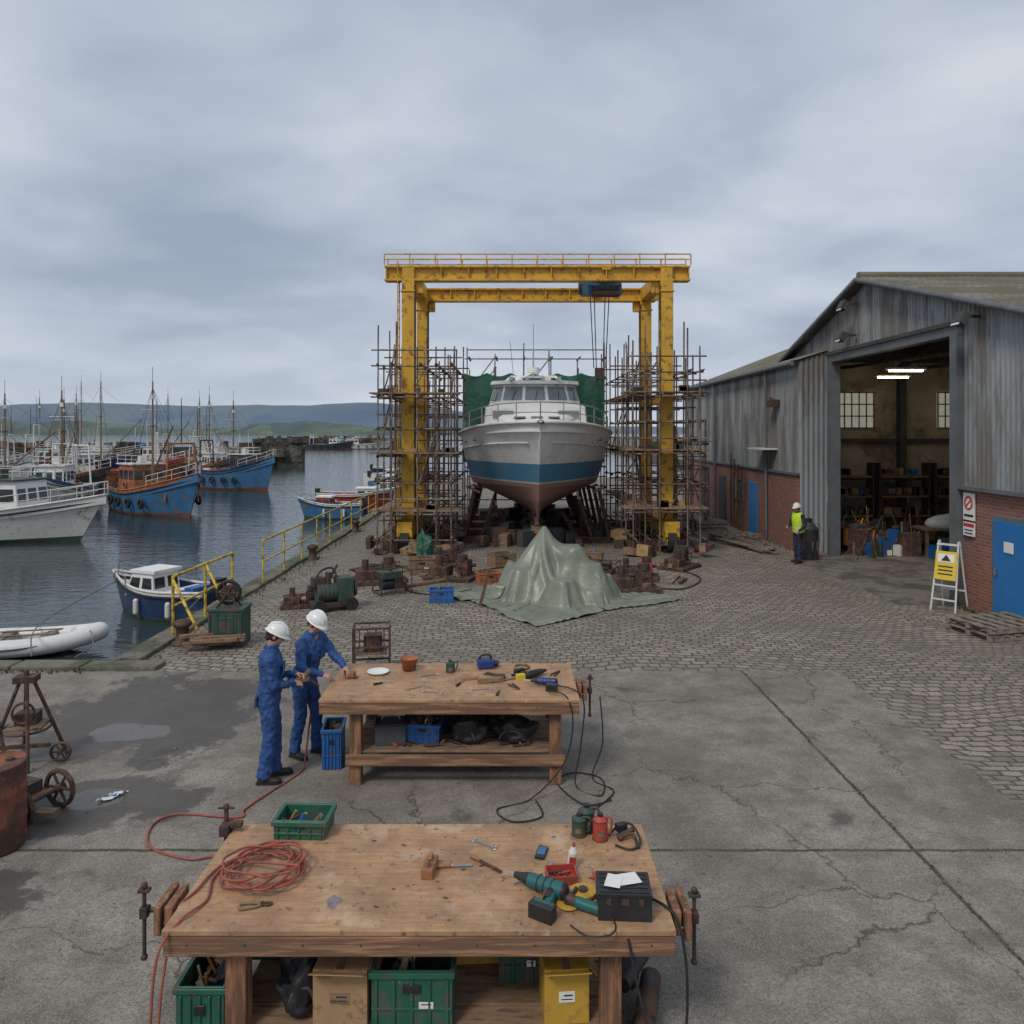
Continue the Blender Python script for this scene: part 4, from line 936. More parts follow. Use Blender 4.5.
def crate(name,x,y,z,w,d,h,mat,rz=0,fill=None,seed=0):
    r=random.Random(seed); mb=MB(); t=.014
    mb.box((0,0,.01),(w*.92,d*.92,.02),mat)
    for s_ in (1,-1):
        mb.box((0,s_*(d/2-t/2),h/2),(w,t,h),mat); mb.box((s_*(w/2-t/2),0,h/2),(t,d-2*t-.002,h),mat)
        mb.box((0,s_*(d/2+.006),h-.02),(w+.03,.024,.035),mat); mb.box((s_*(w/2+.006),0,h-.02),(.024,d+.0,.035),mat)
        mb.box((0,s_*(d/2+.004),h*.35),(w*.99,.014,.015),mat)
        for k in range(5): mb.box((-w/2+.03+k*(w-.06)/4,s_*(d/2+.005),h/2-.02),(.015,.016,h-.06),mat)
        mb.box((0,s_*(d/2+.008),h*.7),(w*.22,.012,h*.14),'black')
    if h>.3 and w>.3: mb.box((w*.18,-d/2-.011,h*.42),(w*.18,.003,h*.12),'paper'); mb.box((w*.18,-d/2-.0135,h*.44),(w*.13,.002,h*.02),'black')
    if fill:
        for i in range(fill):
            mb.box((r.uniform(-w*.35,w*.35),r.uniform(-d*.35,d*.35),h*.6+r.uniform(0,h*.35)),(r.uniform(.04,.14),r.uniform(.03,.1),r.uniform(.03,.1)),r.choice(['iron','black','chrome','timber','bluepl','iron','rust']),rot=Euler((r.uniform(-1,1),r.uniform(-1,1),r.uniform(0,3))).to_matrix())
            a=(r.uniform(-w*.3,w*.3),r.uniform(-d*.3,d*.3),h*.55); mb.tube(a,(a[0]+r.uniform(-.12,.12),a[1]+r.uniform(-.08,.08),h+r.uniform(-.02,.04)),.012,r.choice(['iron','handle','chrome','black']),6)
    return mb.build(name,(x,y,z),rz,bevel=.003,seg=1)
def carton(name,x,y,z,w,d,h,mat,rz=0,opened=False):
    mb=MB(); mb.box((0,0,h/2),(w,d,h),mat); mb.box((0,-d/2-.001,h*.5),(w*.36,.003,h*.2),'paper' if mat!='card' else 'timber'); mb.box((0,0,h+.001),(.05,d,.003),'timber'); mb.box((w*.03,-d/2-.0035,h*.53),(w*.2,.003,h*.03),'black'); mb.box((w*.0,-d/2-.0035,h*.46),(w*.26,.003,h*.02),'black')
    if opened:
        mb.box((0,-d/2-.05,h+.01),(w,.12,.005),mat,rot=Matrix.Rotation(-.5,3,'X')); mb.box((w/2+.03,0,h-.03),(.08,d*.9,.005),mat,rot=Matrix.Rotation(.9,3,'Y'))
    return mb.build(name,(x,y,z),rz,bevel=.004,seg=1)
def bag(name,x,y,z,s,mat='black',seed=0):
    mb=MB(); r=random.Random(seed)
    rows=[]
    for j in range(1,18):
        ph=math.pi*j/18; row=[]
        for i in range(40):
            a=2*math.pi*i/40; rr=math.sin(ph)**.45; p=V((s[0]*rr*math.cos(a),s[1]*rr*math.sin(a),s[2]*(1-math.cos(ph))*.5))
            p*=1+.5*mnoise.noise(p*8+V((seed*3.1,seed,0)))+.3*abs(mnoise.noise(p*19+V((seed,0,0)))); p.z=max(0,p.z); row.append(p)
        rows.append(row)
    mb.grid(rows,mat,True,True,True,True)
    mb.path([(-s[0]*.4,0,s[2]*.85),(-s[0]*.2,.02,s[2]*1.1),(s[0]*.2,.02,s[2]*1.1),(s[0]*.4,0,s[2]*.85)],.014,mat,6,5)
    mb.path([(-s[0]*.6,-s[1]*.9,s[2]*.3),(-s[0]*.3,-s[1],s[2]*.75),(s[0]*.3,-s[1],s[2]*.75),(s[0]*.6,-s[1]*.9,s[2]*.3)],.012,'greycase',6,5)
    return mb.build(name,(x,y,z),r.uniform(-.3,.3))
crate('green_crate',-1.62,5.55,.214,.5,.36,.3,'greenpl',.06,8,1)
bag('tool_bag',-1.37,5.0,.214,(.14,.2,.26),'black',2)
carton('cardboard_box',-1.06,4.93,.214,.34,.34,.35,'card',-.04,True)
crate('green_crate',-.62,4.93,.214,.5,.36,.35,'greenpl',0,6,3)
carton('yellow_carton',-.25,5.45,.214,.3,.26,.4,'yelbox',.05)
crate('green_crate',.07,5.3,.214,.32,.34,.34,'dkgreen',0,5,4)
carton('yellow_carton',.33,4.93,.214,.28,.3,.34,'yelbox',.08,True)
mb=MB()
for i,(x,y) in enumerate(((.78,4.8),(.86,5.05),(.78,5.3))): mb.tube((x,y-.1,.09+.05*i),(x+.1,y+.25,.09+.05*i),.07,'iron',14); 
mb.tube((.72,5.0,.3),(.9,5.3,.3),.05,'black',12); mb.build('steel_offcuts')
crate('green_crate',-1.93,5.0,.006,.3,.5,.46,'greenpl',0,8,7)
crate('green_crate',-1.56,5.78,.9,.38,.27,.14,'greenpl',-.04,3,9)
crate('blue_crate',-2.1,9.05,.006,.22,.4,.46,'bluepl',.1,6,5)
mb=MB(); mb.box((0,0,.11),(.34,.26,.22),'greycase'); mb.box((0,0,.23),(.35,.27,.03),'black'); mb.path([(-.1,0,.24),(-.08,0,.29),(.08,0,.29),(.1,0,.24)],.01,'chrome',6,4); mb.build('toolbox',(-1.38,8.75,.374),.1,bevel=.01)
crate('blue_crate',-1.0,8.85,.374,.38,.34,.22,'bluepl',-.1,9,6)
bag('tool_bag',-1.0,9.15,.374,(.28,.2,.3),'bluepl',8)
bag('tool_bag',-.5,8.78,.374,(.18,.17,.24),'black',3); bag('tool_bag',.02,8.8,.374,(.24,.16,.2),'black',4); bag('tool_bag',-.25,9.25,.374,(.24,.2,.3),'black',5); bag('tool_bag',-.72,9.2,.374,(.22,.2,.3),'navy',15)
mb=MB(); r=random.Random(5)
for i in range(14): a=V((r.uniform(-1.3,.2),r.uniform(8.55,8.7),.385)); mb.tube(a,a+V((r.uniform(-.2,.2),r.uniform(-.05,.1),.02)),.014,r.choice(['iron','rust','handle','redpaint']),6)
mb.build('loose_hand_tools')

def vise(name,x,y,zt,side,ro=.205):
    mb=MB(); s_=side
    mb.box((s_*.04,0,-.03),(.05,.26,.15),'benchwood'); mb.box((s_*.105,0,-.04),(.045,.28,.18),'benchwood')
    mb.tube((-s_*.0,0,-.05),(s_*ro,0,-.05),.016,'iron',10); mb.tube((s_*(ro-.02),0,-.05),(s_*(ro+.02),0,-.05),.032,'iron',12)
    mb.tube((s_*ro,-.02,.12),(s_*ro,-.02,-.34),.013,'iron',8); mb.ball((s_*ro,-.02,.12),.022,'iron'); mb.ball((s_*ro,-.02,-.34),.022,'iron')
    for yy in (-.1,.1): mb.tube((0,yy,-.07),(s_*.12,yy,-.07),.01,'chrome',8)
    mb.box((s_*ro,-.02,.09),(.075,.05,.02),'iron'); mb.box((s_*ro,-.02,-.05),(.05,.05,.07),'iron')
    return mb.build(name,(x,y,zt),bevel=.005)
vise('bench_vise',-2.12,4.95,.87,-1,.24); vise('bench_vise',1.0,4.95,.84,1,.17); vise('bench_vise',.74,9.0,.93,1,.17)
mb=MB(); mb.tube((0,0,-.15),(0,0,.18),.018,'rust',8); mb.box((0,0,.02),(.07,.12,.08),'rust'); mb.box((.06,0,.05),(.12,.06,.04),'rust'); mb.tube((-.06,0,.17),(.06,0,.17),.01,'rust',6); mb.ball((0,0,.18),.024,'rust'); mb.build('bench_clamp',(-2.15,5.78,.9),bevel=.005)

# ---- tools
def hammer(x,y,z,rz):
    mb=MB(); mb.tube((-.14,0,.012),(.12,0,.012),.011,'handle',8,.013); mb.tube((.13,-.05,.016),(.13,.05,.016),.015,'iron',10); mb.build('hammer',(x,y,z),rz)
def screwdriver(x,y,z,rz,mat='redpaint'):
    mb=MB(); mb.tube((-.1,0,.015),(0,0,.015),.014,mat,8,.011); mb.ball((-.1,0,.015),.014,mat); mb.tube((0,0,.015),(.11,0,.012),.004,'chrome',6); mb.box((.11,0,.012),(.015,.008,.002),'chrome'); mb.build('screwdriver',(x,y,z),rz)
def spanner(x,y,z,rz,L=.2):
    mb=MB(); mb.box((0,0,.006),(L,.018,.008),'chrome')
    for s_ in (-1,1):
        c=V((s_*(L/2+.012),0,.006)); mb.path([c+V((s_*.02*math.cos(a)*1,.018*math.sin(a),0)) for a in [RAD(q) for q in range(50,311,26)]],.006,'chrome',6,2)
    mb.build('spanner',(x,y,z),rz)
def pliers(x,y,z,rz,mat='redpaint'):
    mb=MB()
    for s_ in (1,-1):
        mb.path([(0,0,.012),(-.04,s_*.02,.012),(-.12,s_*.028,.012),(-.14,s_*.02,.012)],.009,mat,6,4); mb.path([(0,0,.012),(.03,s_*.012,.012),(.06,s_*.003,.012)],.008,'iron',6,3)
    mb.tube((0,0,0),(0,0,.024),.014,'iron',10); mb.build('pliers',(x,y,z),rz)
def chisel(x,y,z,rz):
    mb=MB(); mb.tube((-.12,0,.016),(-.01,0,.016),.015,'handle',10,.012); mb.tube((-.02,0,.016),(.0,0,.016),.013,'chrome',10); mb.box((.06,0,.012),(.13,.022,.006),'chrome'); mb.build('wood_chisel',(x,y,z),rz,bevel=.001)
def file_(x,y,z,rz):
    mb=MB(); mb.tube((-.12,0,.016),(-.03,0,.016),.015,'handle',10,.01); mb.box((.07,0,.014),(.2,.024,.007),'rust'); mb.build('file',(x,y,z),rz)
def drill(name,x,y,z,rz,mat,S_=1.0):
    mb=MB()
    mb.tube((-.12,0,.05),(.08,0,.05),.042,mat,16,.036); mb.ball((-.12,0,.05),(.03,.042,.042),'black'); mb.tube((.08,0,.05),(.12,0,.05),.036,'black',14,.026); mb.tube((.12,0,.05),(.17,0,.05),.024,'black',12,.016); mb.tube((.17,0,.05),(.25,0,.05),.005,'chrome',6)
    mb.path([(-.07,0,.045),(-.085,.07,.04),(-.1,.14,.04)],.024,mat,10,4); mb.path([(-.068,.03,.045),(-.082,.1,.04)],.027,'black',10,4)
    mb.box((-.1,.18,.04),(.13,.06,.075),'black'); mb.box((-.1,.165,.04),(.11,.02,.078),mat); mb.tube((-.045,.03,.045),(-.04,.06,.045),.009,'redpaint',6)
    for k in range(3): mb.torus((-.06+k*.04,0,.05),.042,.003,'black','X',16,4)
    return mb.build(name,(x,y,z),rz,bevel=.003,seg=1,scale=S_)
Z1=.9
drill('cordless_drill',.2,4.99,Z1,RAD(148),'teal',1.25); 
mb=MB(); mb.capsule((-.16,0,.04),(-.02,0,.04),.034,.036,'teal',12); mb.tube((-.02,0,.04),(.05,0,.045),.03,'iron',12,.034); mb.tube((.05,0,.06),(.05,0,.02),.03,'iron',12); mb.tube((.05,0,.018),(.05,0,.012),.075,'yelbox',24); mb.tube((.05,0,.012),(.05,0,.008),.068,'timber',24); mb.tube((.05,0,.03),(.05,-.12,.05),.013,'black',8); mb.path([(-.19,0,.04),(-.28,.03,.01),(-.3,.14,.01),(-.18,.22,.01),(-.05,.18,.01)],.005,'black',5,6)
mb.build('angle_grinder',(.40,4.84,Z1),RAD(150))
mb=MB(); mb.tube((0,0,.02),(0,0,.035),.085,'yelbox',26); mb.tube((0,0,.035),(0,0,.05),.03,'iron',14); mb.tube((0,0,.0),(0,0,.02),.06,'black',20); mb.build('sanding_disc',(.46,4.97,Z1))
mb=MB(); mb.box((0,0,.012),(.2,.15,.02),'redpaint'); 
for s_ in (1,-1): mb.box((0,s_*.072,.035),(.2,.008,.05),'redpaint'); mb.box((s_*.097,0,.035),(.008,.135,.05),'redpaint')
for i in range(10): mb.tube((random.uniform(-.08,.08),random.uniform(-.05,.05),.03),(random.uniform(-.08,.08),random.uniform(-.05,.05),.04),.008,random.choice(['chrome','iron','redpaint']),6)
mb.build('parts_tray',(.33,5.15,Z1),.1)
mb=MB(); mb.tube((0,0,0),(0,0,.11),.032,'offwhite',16); mb.tube((0,0,.11),(0,0,.15),.032,'offwhite',16,.012); mb.tube((0,0,.15),(0,0,.18),.012,'redpaint',10,.006); mb.box((0,-.03,.06),(.045,.01,.06),'redpaint'); mb.build('glue_bottle',(.41,5.3,Z1),0,rot=(.1,.1,0))
mb=MB(); mb.box((0,0,.075),(.33,.25,.15),'black'); mb.box((0,0,.155),(.335,.255,.02),'black'); mb.box((0,-.128,.12),(.05,.012,.04),'iron'); mb.box((-.1,-.128,.12),(.03,.012,.04),'iron'); mb.box((.1,-.128,.12),(.03,.012,.04),'iron')
for k in range(5): mb.box((0,-.1+k*.05,.167),(.3,.012,.006),'black')
mb.box((.02,.03,.173),(.17,.12,.003),'paper',.3); mb.box((-.06,.0,.177),(.1,.14,.003),'paper',-.25); mb.build('toolbox',(.7,4.83,Z1),RAD(-3),bevel=.012)
def spraycan(name,x,y,z,mat,h=.2,r=.05):
    mb=MB(); mb.tube((0,0,0),(0,0,h*.75),r,mat,18); mb.tube((0,0,h*.75),(0,0,h*.9),r,mat,18,r*.45); mb.tube((0,0,h*.9),(0,0,h),r*.4,'black',12); mb.torus((0,0,h*.75),r,.004,'iron','Z',18,4); mb.torus((0,0,.005),r,.004,'iron','Z',18,4); mb.box((0,-r*.95,h*.35),(r*.8,.012,h*.22),'timber'); mb.path([(r*.5,0,h*.85),(r*1.5,0,h*.8),(r*1.4,0,h*.3),(r*.9,0,h*.2)],.008,mat,6,4); mb.build(name,(x,y,z),random.uniform(-.4,.4))
spraycan('oil_can',.56,5.78,Z1,'dkgreen',.2,.06); spraycan('oil_can',.65,5.66,Z1,'redpaint',.19,.055); spraycan('oil_can',.5,5.72,Z1,'dkgreen',.16,.055)
mb=MB(); mb.path([(-.12,.05,.02),(-.02,.1,.08),(.06,.04,.1),(.1,-.06,.03),(.02,-.12,.01),(-.08,-.06,.01)],.009,'black',6,6); mb.path([(-.05,0,.02),(.05,.02,.05),(.08,-.1,.01)],.014,'rust',6,5); mb.tube((-.06,.03,.02),(.07,.05,.07),.02,'iron',8); mb.box((-.02,.08,.07),(.08,.05,.05),'black',.4); mb.build('grease_gun',(.83,5.62,Z1))
mb=MB(); mb.box((0,0,.01),(.07,.15,.018),'black'); mb.box((0,.01,.0202),(.056,.1,.002),'bluehull'); mb.build('mobile_phone',(.21,5.46,Z1),-.25,bevel=.004)
mb=MB(); mb.box((0,0,.035),(.08,.2,.07),'handle'); mb.box((0,.02,.085),(.03,.06,.05),'handle',rot=Matrix.Rotation(.4,3,'X')); mb.box((0,-.06,.085),(.03,.03,.05),'benchwood'); mb.box((0,0,.07),(.035,.09,.012),'chrome'); mb.build('wood_plane',(-.56,5.24,Z1),-.12,bevel=.006)
chisel(-.4,5.29,Z1,RAD(5)); file_(-.2,5.33,Z1,RAD(-42)); spanner(-.2,5.58,Z1,RAD(-35),.17); pliers(-1.58,4.86,Z1,RAD(10),'timber')
spanner(.24,5.26,Z1,RAD(70),.14); screwdriver(.12,5.12,Z1,RAD(-160),'signY'); screwdriver(.55,5.2,Z1,RAD(100)); hammer(-.02,9.05,.98,RAD(30))
mb=MB(); r=random.Random(31)
for i in range(150):
    s_=r.uniform(.002,.006); mb.box((r.uniform(-2,.9),r.uniform(4.66,5.85),.9+s_*.3),(s_*2,s_,s_*.6),r.choice(['card','timber','rust','iron']),r.uniform(0,3))
for i in range(8): 
    x,y=r.uniform(-1.2,.6),r.uniform(4.75,5.8); mb.tube((x,y,.905),(x+.03,y+r.uniform(-.02,.02),.905),.004,'iron',6)
mb.build('sawdust_and_screws')
mb=MB(); mb.poly([(-1.14+.045*math.cos(a)*(1+.2*math.sin(3*a)+.1*math.sin(7*a)),4.9+.07*math.sin(a)*(1+.2*math.sin(4*a)),.9015) for a in [2*math.pi*i/48 for i in range(48)]],pm('blue_paint_smear',(.23,.19,.2),.7,0,.4,30)); mb.build('paint_smear')
mb=MB(); pts=[]
r=random.Random(6)
for i in range(120):
    a=i*2*math.pi/20; rr=.2+.05*math.sin(i*.7)+.02*r.random(); pts.append((-1.68+rr*math.cos(a)*1.05,5.2+rr*math.sin(a)*1.1,.912+.0016*i*.5+.012*abs(math.sin(i*1.3))))
mb.path(pts,.0085,'hose',7,3)
mb.path([pts[0],(-1.5,5.42,.915),(-1.75,5.52,.912),(-2.0,5.3,.912),(-2.06,5.0,.912),(-2.13,4.85,.85),(-2.15,4.72,.5),(-2.16,4.6,.1),(-2.3,4.4,.03),(-2.6,4.2,.02)],.0085,'hose',7,8)
mb.path([pts[-1],(-1.9,5.3,.93),(-2.0,5.15,.915),(-1.95,4.9,.912),(-2.03,4.7,.912),(-2.1,4.55,.8),(-2.12,4.5,.4),(-2.1,4.45,.03)],.0085,'hose',7,8)
mb.build('hose_coil')
mb=MB(); mb.path([(-2.45,9.4,.6),(-2.42,9.0,.1),(-2.42,8.75,.02),(-2.6,8.3,.02),(-2.75,7.9,.02),(-2.72,7.75,.02),(-2.95,7.75,.02),(-3.4,7.8,.02),(-3.55,7.6,.02),(-3.4,7.2,.02),(-2.95,6.98,.02),(-2.68,7.02,.02),(-2.5,6.8,.02),(-2.3,6.4,.02)],.011,'hose',7,8); mb.build('air_hose')
mb=MB()
mb.path([(.5,8.8,1.0),(.72,8.6,1.0),(.8,8.5,.85),(.75,8.45,.4),(.7,8.4,.03),(.95,8.2,.02),(1.0,8.6,.02),(.7,8.75,.02),(.5,8.5,.02),(.75,8.0,.02),(1.05,8.1,.02)],.008,'rubber',6,8)
mb.path([(.4,8.6,1.0),(.6,8.4,1.0),(.66,8.33,.7),(.55,8.3,.3),(.2,8.1,.03),(-.15,7.9,.02),(.0,7.65,.02),(.3,7.75,.02),(.25,8.1,.02)],.008,'rubber',6,8)
mb.path([(1.03,9.0,.8),(1.05,8.9,.3),(.9,8.6,.03),(1.1,8.3,.02),(.85,7.9,.02)],.008,'rubber',6,8)
mb.build('power_cable')
mb=MB(); mb.path([(.8,5.0,.91),(1.0,4.8,.9),(1.06,4.7,.7),(1.07,4.7,.3),(1.0,4.6,.03),(1.1,4.3,.02)],.009,'rubber',6,8); mb.path([(.7,4.62,.85),(.8,4.5,.4),(1.0,4.35,.03)],.008,'rubber',6,6); mb.build('power_cable')
Z2=.98
mb=MB(); mb.grid([[(rr*math.cos(2*math.pi*i/20),rr*math.sin(2*math.pi*i/20),z) for i in range(20)] for rr,z in ((.0,.005),(.08,.005),(.105,.15),(.115,.152),(.098,.14),(.075,.02),(0,.02))],'orange',True,True); mb.build('orange_tub',(-1.26,9.42,Z2))
mb=MB(); mb.grid([[(rr*math.cos(2*math.pi*i/24),rr*math.sin(2*math.pi*i/24),z) for i in range(24)] for rr,z in ((0,.004),(.09,.004),(.13,.03),(.135,.028),(.09,0.001))],'white',True,True); mb.build('plate',(-1.62,9.3,Z2))
spraycan('paint_tin',-.75,9.35,Z2,'dkgreen',.14,.055)
drill('cordless_drill',.38,8.85,Z2,RAD(170),'toolblue'); drill('cordless_drill',.28,9.15,Z2,RAD(40),'black')
mb=MB(); mb.box((0,0,.06),(.2,.14,.11),'toolblue'); mb.path([(-.08,0,.1),(-.05,0,.16),(.05,0,.16),(.08,0,.1)],.014,'black',8,4); mb.tube((.1,0,.05),(.16,0,.05),.04,'black',14); mb.build('electric_sander',(-.33,9.5,Z2),.2,bevel=.02)
mb=MB(); mb.torus((0,0,.015),.09,.014,'timber'); mb.build('rope_ring',(.12,9.5,Z2))
for i,(x,y,a) in enumerate(((-1.0,9.2,20),(-.6,8.9,70),(-.2,9.2,-30),(-.35,8.7,10),(-.15,8.6,80),(.05,8.75,-60),(-1.1,8.75,40),(.1,9.2,10),(.55,9.3,60),(-.9,8.6,-20),(-1.5,8.9,30))):
    k=i%3
    if k==0: spanner(x,y,Z2,RAD(a))
    elif k==1: screwdriver(x,y,Z2,RAD(a),'black')
    else: pliers(x,y,Z2,RAD(a),'iron')
mb=MB(); mb.box((0,0,.03),(.3,.06,.05),'timber',.2); mb.box((.1,.15,.02),(.14,.1,.04),'iron'); mb.box((.35,.12,.03),(.1,.07,.06),'signY',.4); mb.box((-.25,.1,.02),(.2,.03,.03),'card',.3); mb.build('wood_offcut',(-.25,8.95,Z2))

# ---------------------------------------------------------------- people
def remesh(o,vox,sm=3,disp=0,dsc=.1):
    r_=o.modifiers.new('r','REMESH'); r_.mode='VOXEL'; r_.voxel_size=vox; r_.use_smooth_shade=True
    s_=o.modifiers.new('s','SMOOTH'); s_.iterations=sm; s_.factor=.5
    if disp:
        t=bpy.data.textures.new('folds','CLOUDS'); t.noise_scale=dsc; t.noise_depth=2
        d=o.modifiers.new('d','DISPLACE'); d.texture=t; d.strength=disp; d.mid_level=.5; d.texture_coords='LOCAL'
def ik(a,t,l1,l2,pole):
    a=V(a);t=V(t);d=t-a; D=min(d.length,(l1+l2)*.998); u=d.normalized()
    x=(l1*l1-l2*l2+D*D)/(2*D); h=math.sqrt(max(0,l1*l1-x*x)); p=V(pole); p=(p-u*p.dot(u)).normalized()
    return a+u*x+p*h, a+u*D
def hand(e,w,d,nrm,side,curl,skin='skin'):
    x=V(d).normalized(); z=V(nrm); z=(z-x*z.dot(x)).normalized(); y=z.cross(x)
    Mx=Matrix((x,y,z)).transposed()
    mb=MB()
    mb.ball((.045,0,0),(.052,.04,.016),skin,14,8); mb.ball((.03,0,0),(.04,.034,.018),skin,12,8); mb.ball((.075,0,0),(.02,.04,.014),skin,12,8)
    mb.capsule((-.04,0,0),(.01,0,0),.026,.026,skin,12)
    for k,(yy,L_) in enumerate(((.031,.074),(.0105,.082),(-.0105,.077),(-.031,.06))):
        yy=yy*side; p=V((.082,yy,0)); ang=.15
        for q,(f,r1,r2) in enumerate(((.45,.0098,.009),(.3,.009,.0082),(.25,.0082,.007))):
            ang+=curl*(1+.08*k); p2=p+V((math.cos(ang),yy*.6 if q==0 else 0,-math.sin(ang)))*L_*f; mb.capsule(p,p2,r1,r2,skin,8); p=p2
    p=V((.02,side*.03,-.005)); p2=p+V((.028,side*.03,-.012)); p3=p2+V((.026,side*.008,-.018)); p4=p3+V((.02,-side*.004,-.014))
    mb.capsule(p,p2,.014,.011,skin,8); mb.capsule(p2,p3,.011,.0095,skin,8); mb.capsule(p3,p4,.0095,.008,skin,8)
    o=mb.build('hand',parent=e); o.matrix_local=Matrix.Translation(w)@Mx.to_4x4(); remesh(o,.0038,2)
def person(name,loc,yaw,lean,feet,hands,head,cloth='cloth_blue',legs=None,vest=False,scale=1.0,palm=((0,0,1),(0,0,1)),hip=(0,0,.95),twist=0):
    e=empty(name,loc,yaw); e.scale=(scale,)*3
    legs=legs or cloth
    pel=V(hip); sp=Euler((0,lean,0)).to_matrix(); tw=Matrix.Rotation(twist,3,'Z')
    def S_(x,y,z): return pel+sp@(tw@V((x,y,z)))
    mb=MB()
    rings=[(-.1,.12,.155,0),(-.03,.135,.178,-.01),(.06,.125,.17,0),(.16,.118,.158,.01),(.27,.128,.17,.01),(.38,.135,.188,0),(.46,.118,.19,-.01),(.51,.09,.15,-.01),(.545,.065,.09,0),(.58,.055,.062,.01)]
    rows=[]
    for z,rx,ry,ox in rings: rows.append([S_(ox+rx*math.cos(a),ry*math.sin(a),z) for a in [2*math.pi*i/24 for i in range(24)]])
    mb.grid(rows,cloth,True,True,True,True)
    sh=[S_(0,s_*.185,.465) for s_ in (1,-1)]; wr=[]
    for i,s_ in enumerate((1,-1)):
        t,pole=hands[i]; el,w=ik(sh[i],t,.29,.26,pole); wr.append((w,(w-el).normalized()))
        mb.ball(sh[i],(.072,.066,.072),cloth); mb.capsule(sh[i],el,.066,.052,cloth); mb.capsule(el,w-(w-el).normalized()*.02,.053,.04,cloth)
        mb.capsule(S_(0,s_*.1,.47),sh[i],.07,.066,cloth)
    mb.torus(S_(0.005,0,.57),.068,.02,cloth,'Z',16,8)
    if legs==cloth: tgt=mb
    else:
        o=mb.build('shirt',parent=e); remesh(o,.012,3,.018,.08); tgt=MB()
    for i,s_ in enumerate((1,-1)):
        fx,fy,fa=feet[i]; hj=pel+V((0,s_*.088,-.02)); an=V((fx,fy,.1)); kn,an2=ik(hj,an,.42,.415,(math.cos(fa),math.sin(fa),0))
        tgt.ball(hj,(.1,.095,.11),legs); tgt.capsule(hj,kn,.098,.073,legs); tgt.capsule(kn,an+V((-.005,0,0)),.073,.066,legs); tgt.tube(an+V((0,0,.02)),an+V((0,0,-.03)),.067,legs,14,.072)
        bt=MB(); f=V((math.cos(fa),math.sin(fa),0))
        bt.capsule(an+V((0,0,.05)),an+V((0,0,-.03)),.046,.046,'boot'); bt.capsule(an+V((0,0,-.055)),an+f*.13+V((0,0,-.062)),.044,.04,'boot'); bt.ball(an+f*.14+V((0,0,-.06)),(.055,.05,.038),'boot'); bt.ball(an-f*.03+V((0,0,-.06)),(.045,.042,.04),'boot')
        bo=bt.build('boot',parent=e); remesh(bo,.008,2)
        so=MB(); g=V((-f.y,f.x,0)); pr=[(-.08,.02),(-.07,.038),(0,.04),(.08,.047),(.15,.047),(.19,.03),(.2,.0)]
        outl=[an+f*a_+g*b_ for a_,b_ in pr]+[an+f*a_-g*b_ for a_,b_ in pr[::-1][1:]]
        so.grid([[V((p.x,p.y,.008)) for p in outl],[V((p.x,p.y,.03)) for p in outl]],'rubber',False,True,True,True); so.build('boot_sole',parent=e)
    if legs!=cloth:
        tgt.ball(pel+V((0,0,0)),(.125,.165,.12),legs); lo=tgt.build('trousers',parent=e); remesh(lo,.012,3,.02,.09)
    else:
        o=tgt.build('coverall',parent=e); remesh(o,.0115,2,.045,.06)
    if not vest:
        bt=MB(); bt.path([S_(.127*math.cos(a),.168*math.sin(a),.1) for a in [2*math.pi*i/24 for i in range(24)]],.01,cloth,6,1,True)
        for s_ in (1,-1): bt.box(S_(.145,s_*.08,.33),(.012,.09,.1),cloth,rot=sp); bt.box(S_(-.13,s_*.085,-.03),(.02,.11,.12),cloth,rot=sp)
        bt.build('pockets_and_waistband',parent=e)
    if vest:
        vm=MB(); rows=[]
        for z,rx,ry,ox in rings[1:9]: rows.append([S_(ox+(rx+.026)*math.cos(a),(ry+.028)*math.sin(a),z) for a in [2*math.pi*i/28 for i in range(28)]])
        vm.grid(rows,'hivis',True,True)
        for z in (.1,.24):
            vm.grid([[S_((.158)*math.cos(a),(.2)*math.sin(a),zz) for a in [2*math.pi*i/28 for i in range(28)]] for zz in (z-.025,z+.025)],'refl',True,True)
        for s_ in (1,-1): vm.capsule(S_(0,s_*.1,.485),S_(0,s_*.15,.48),.078,.07,'hivis'); 
        vm.build('hivis_vest',parent=e)
    hy,hpit=head
    neck=S_(.01,0,.57); hc=neck+V((.02+math.sin(lean)*.03+hpit*.03,0,.125-hpit*.012))
    HR=Euler((0,hpit,hy)).to_matrix()
    nk=MB(); nk.capsule(neck+V((0,0,-.05)),hc+HR@V((-.03,0,-.045)),.058,.054,'skin'); no=nk.build('neck',parent=e); remesh(no,.008,2)
    hm=MB()
    hm.ball((-.01,0,.02),(.098,.077,.105),'skin',20,14); hm.ball((.025,0,-.045),(.065,.057,.068),'skin',16,10); hm.ball((.055,0,-.092),(.027,.027,.02),'skin')
    hm.capsule((.086,0,.012),(.108,0,-.022),.009,.0145,'skin',10); hm.ball((.097,.011,-.026),.009,'skin'); hm.ball((.097,-.011,-.026),.009,'skin')
    for s_ in (1,-1):
        hm.ball((.075,s_*.03,.028),(.018,.024,.009),'skin'); hm.ball((.06,s_*.042,-.025),(.025,.02,.025),'skin'); hm.ball((-.005,s_*.078,-.01),(.02,.009,.032),'skin')
    hm.ball((.085,0,-.053),(.012,.022,.006),'skin'); hm.ball((.083,0,-.064),(.012,.019,.007),'skin')
    ho=hm.build('head',parent=e); ho.matrix_local=Matrix.Translation(hc)@HR.to_4x4(); remesh(ho,.0055,2)
    ex=MB()
    for s_ in (1,-1):
        ex.ball((.079,s_*.03,.006),(.012,.014,.0085),'eye',10,8); ex.ball((.089,s_*.03,.006),(.004,.006,.006),'iris',8,6)
        ex.capsule((.09,s_*.016,.03),(.082,s_*.045,.032),.004,.003,'hair',6)
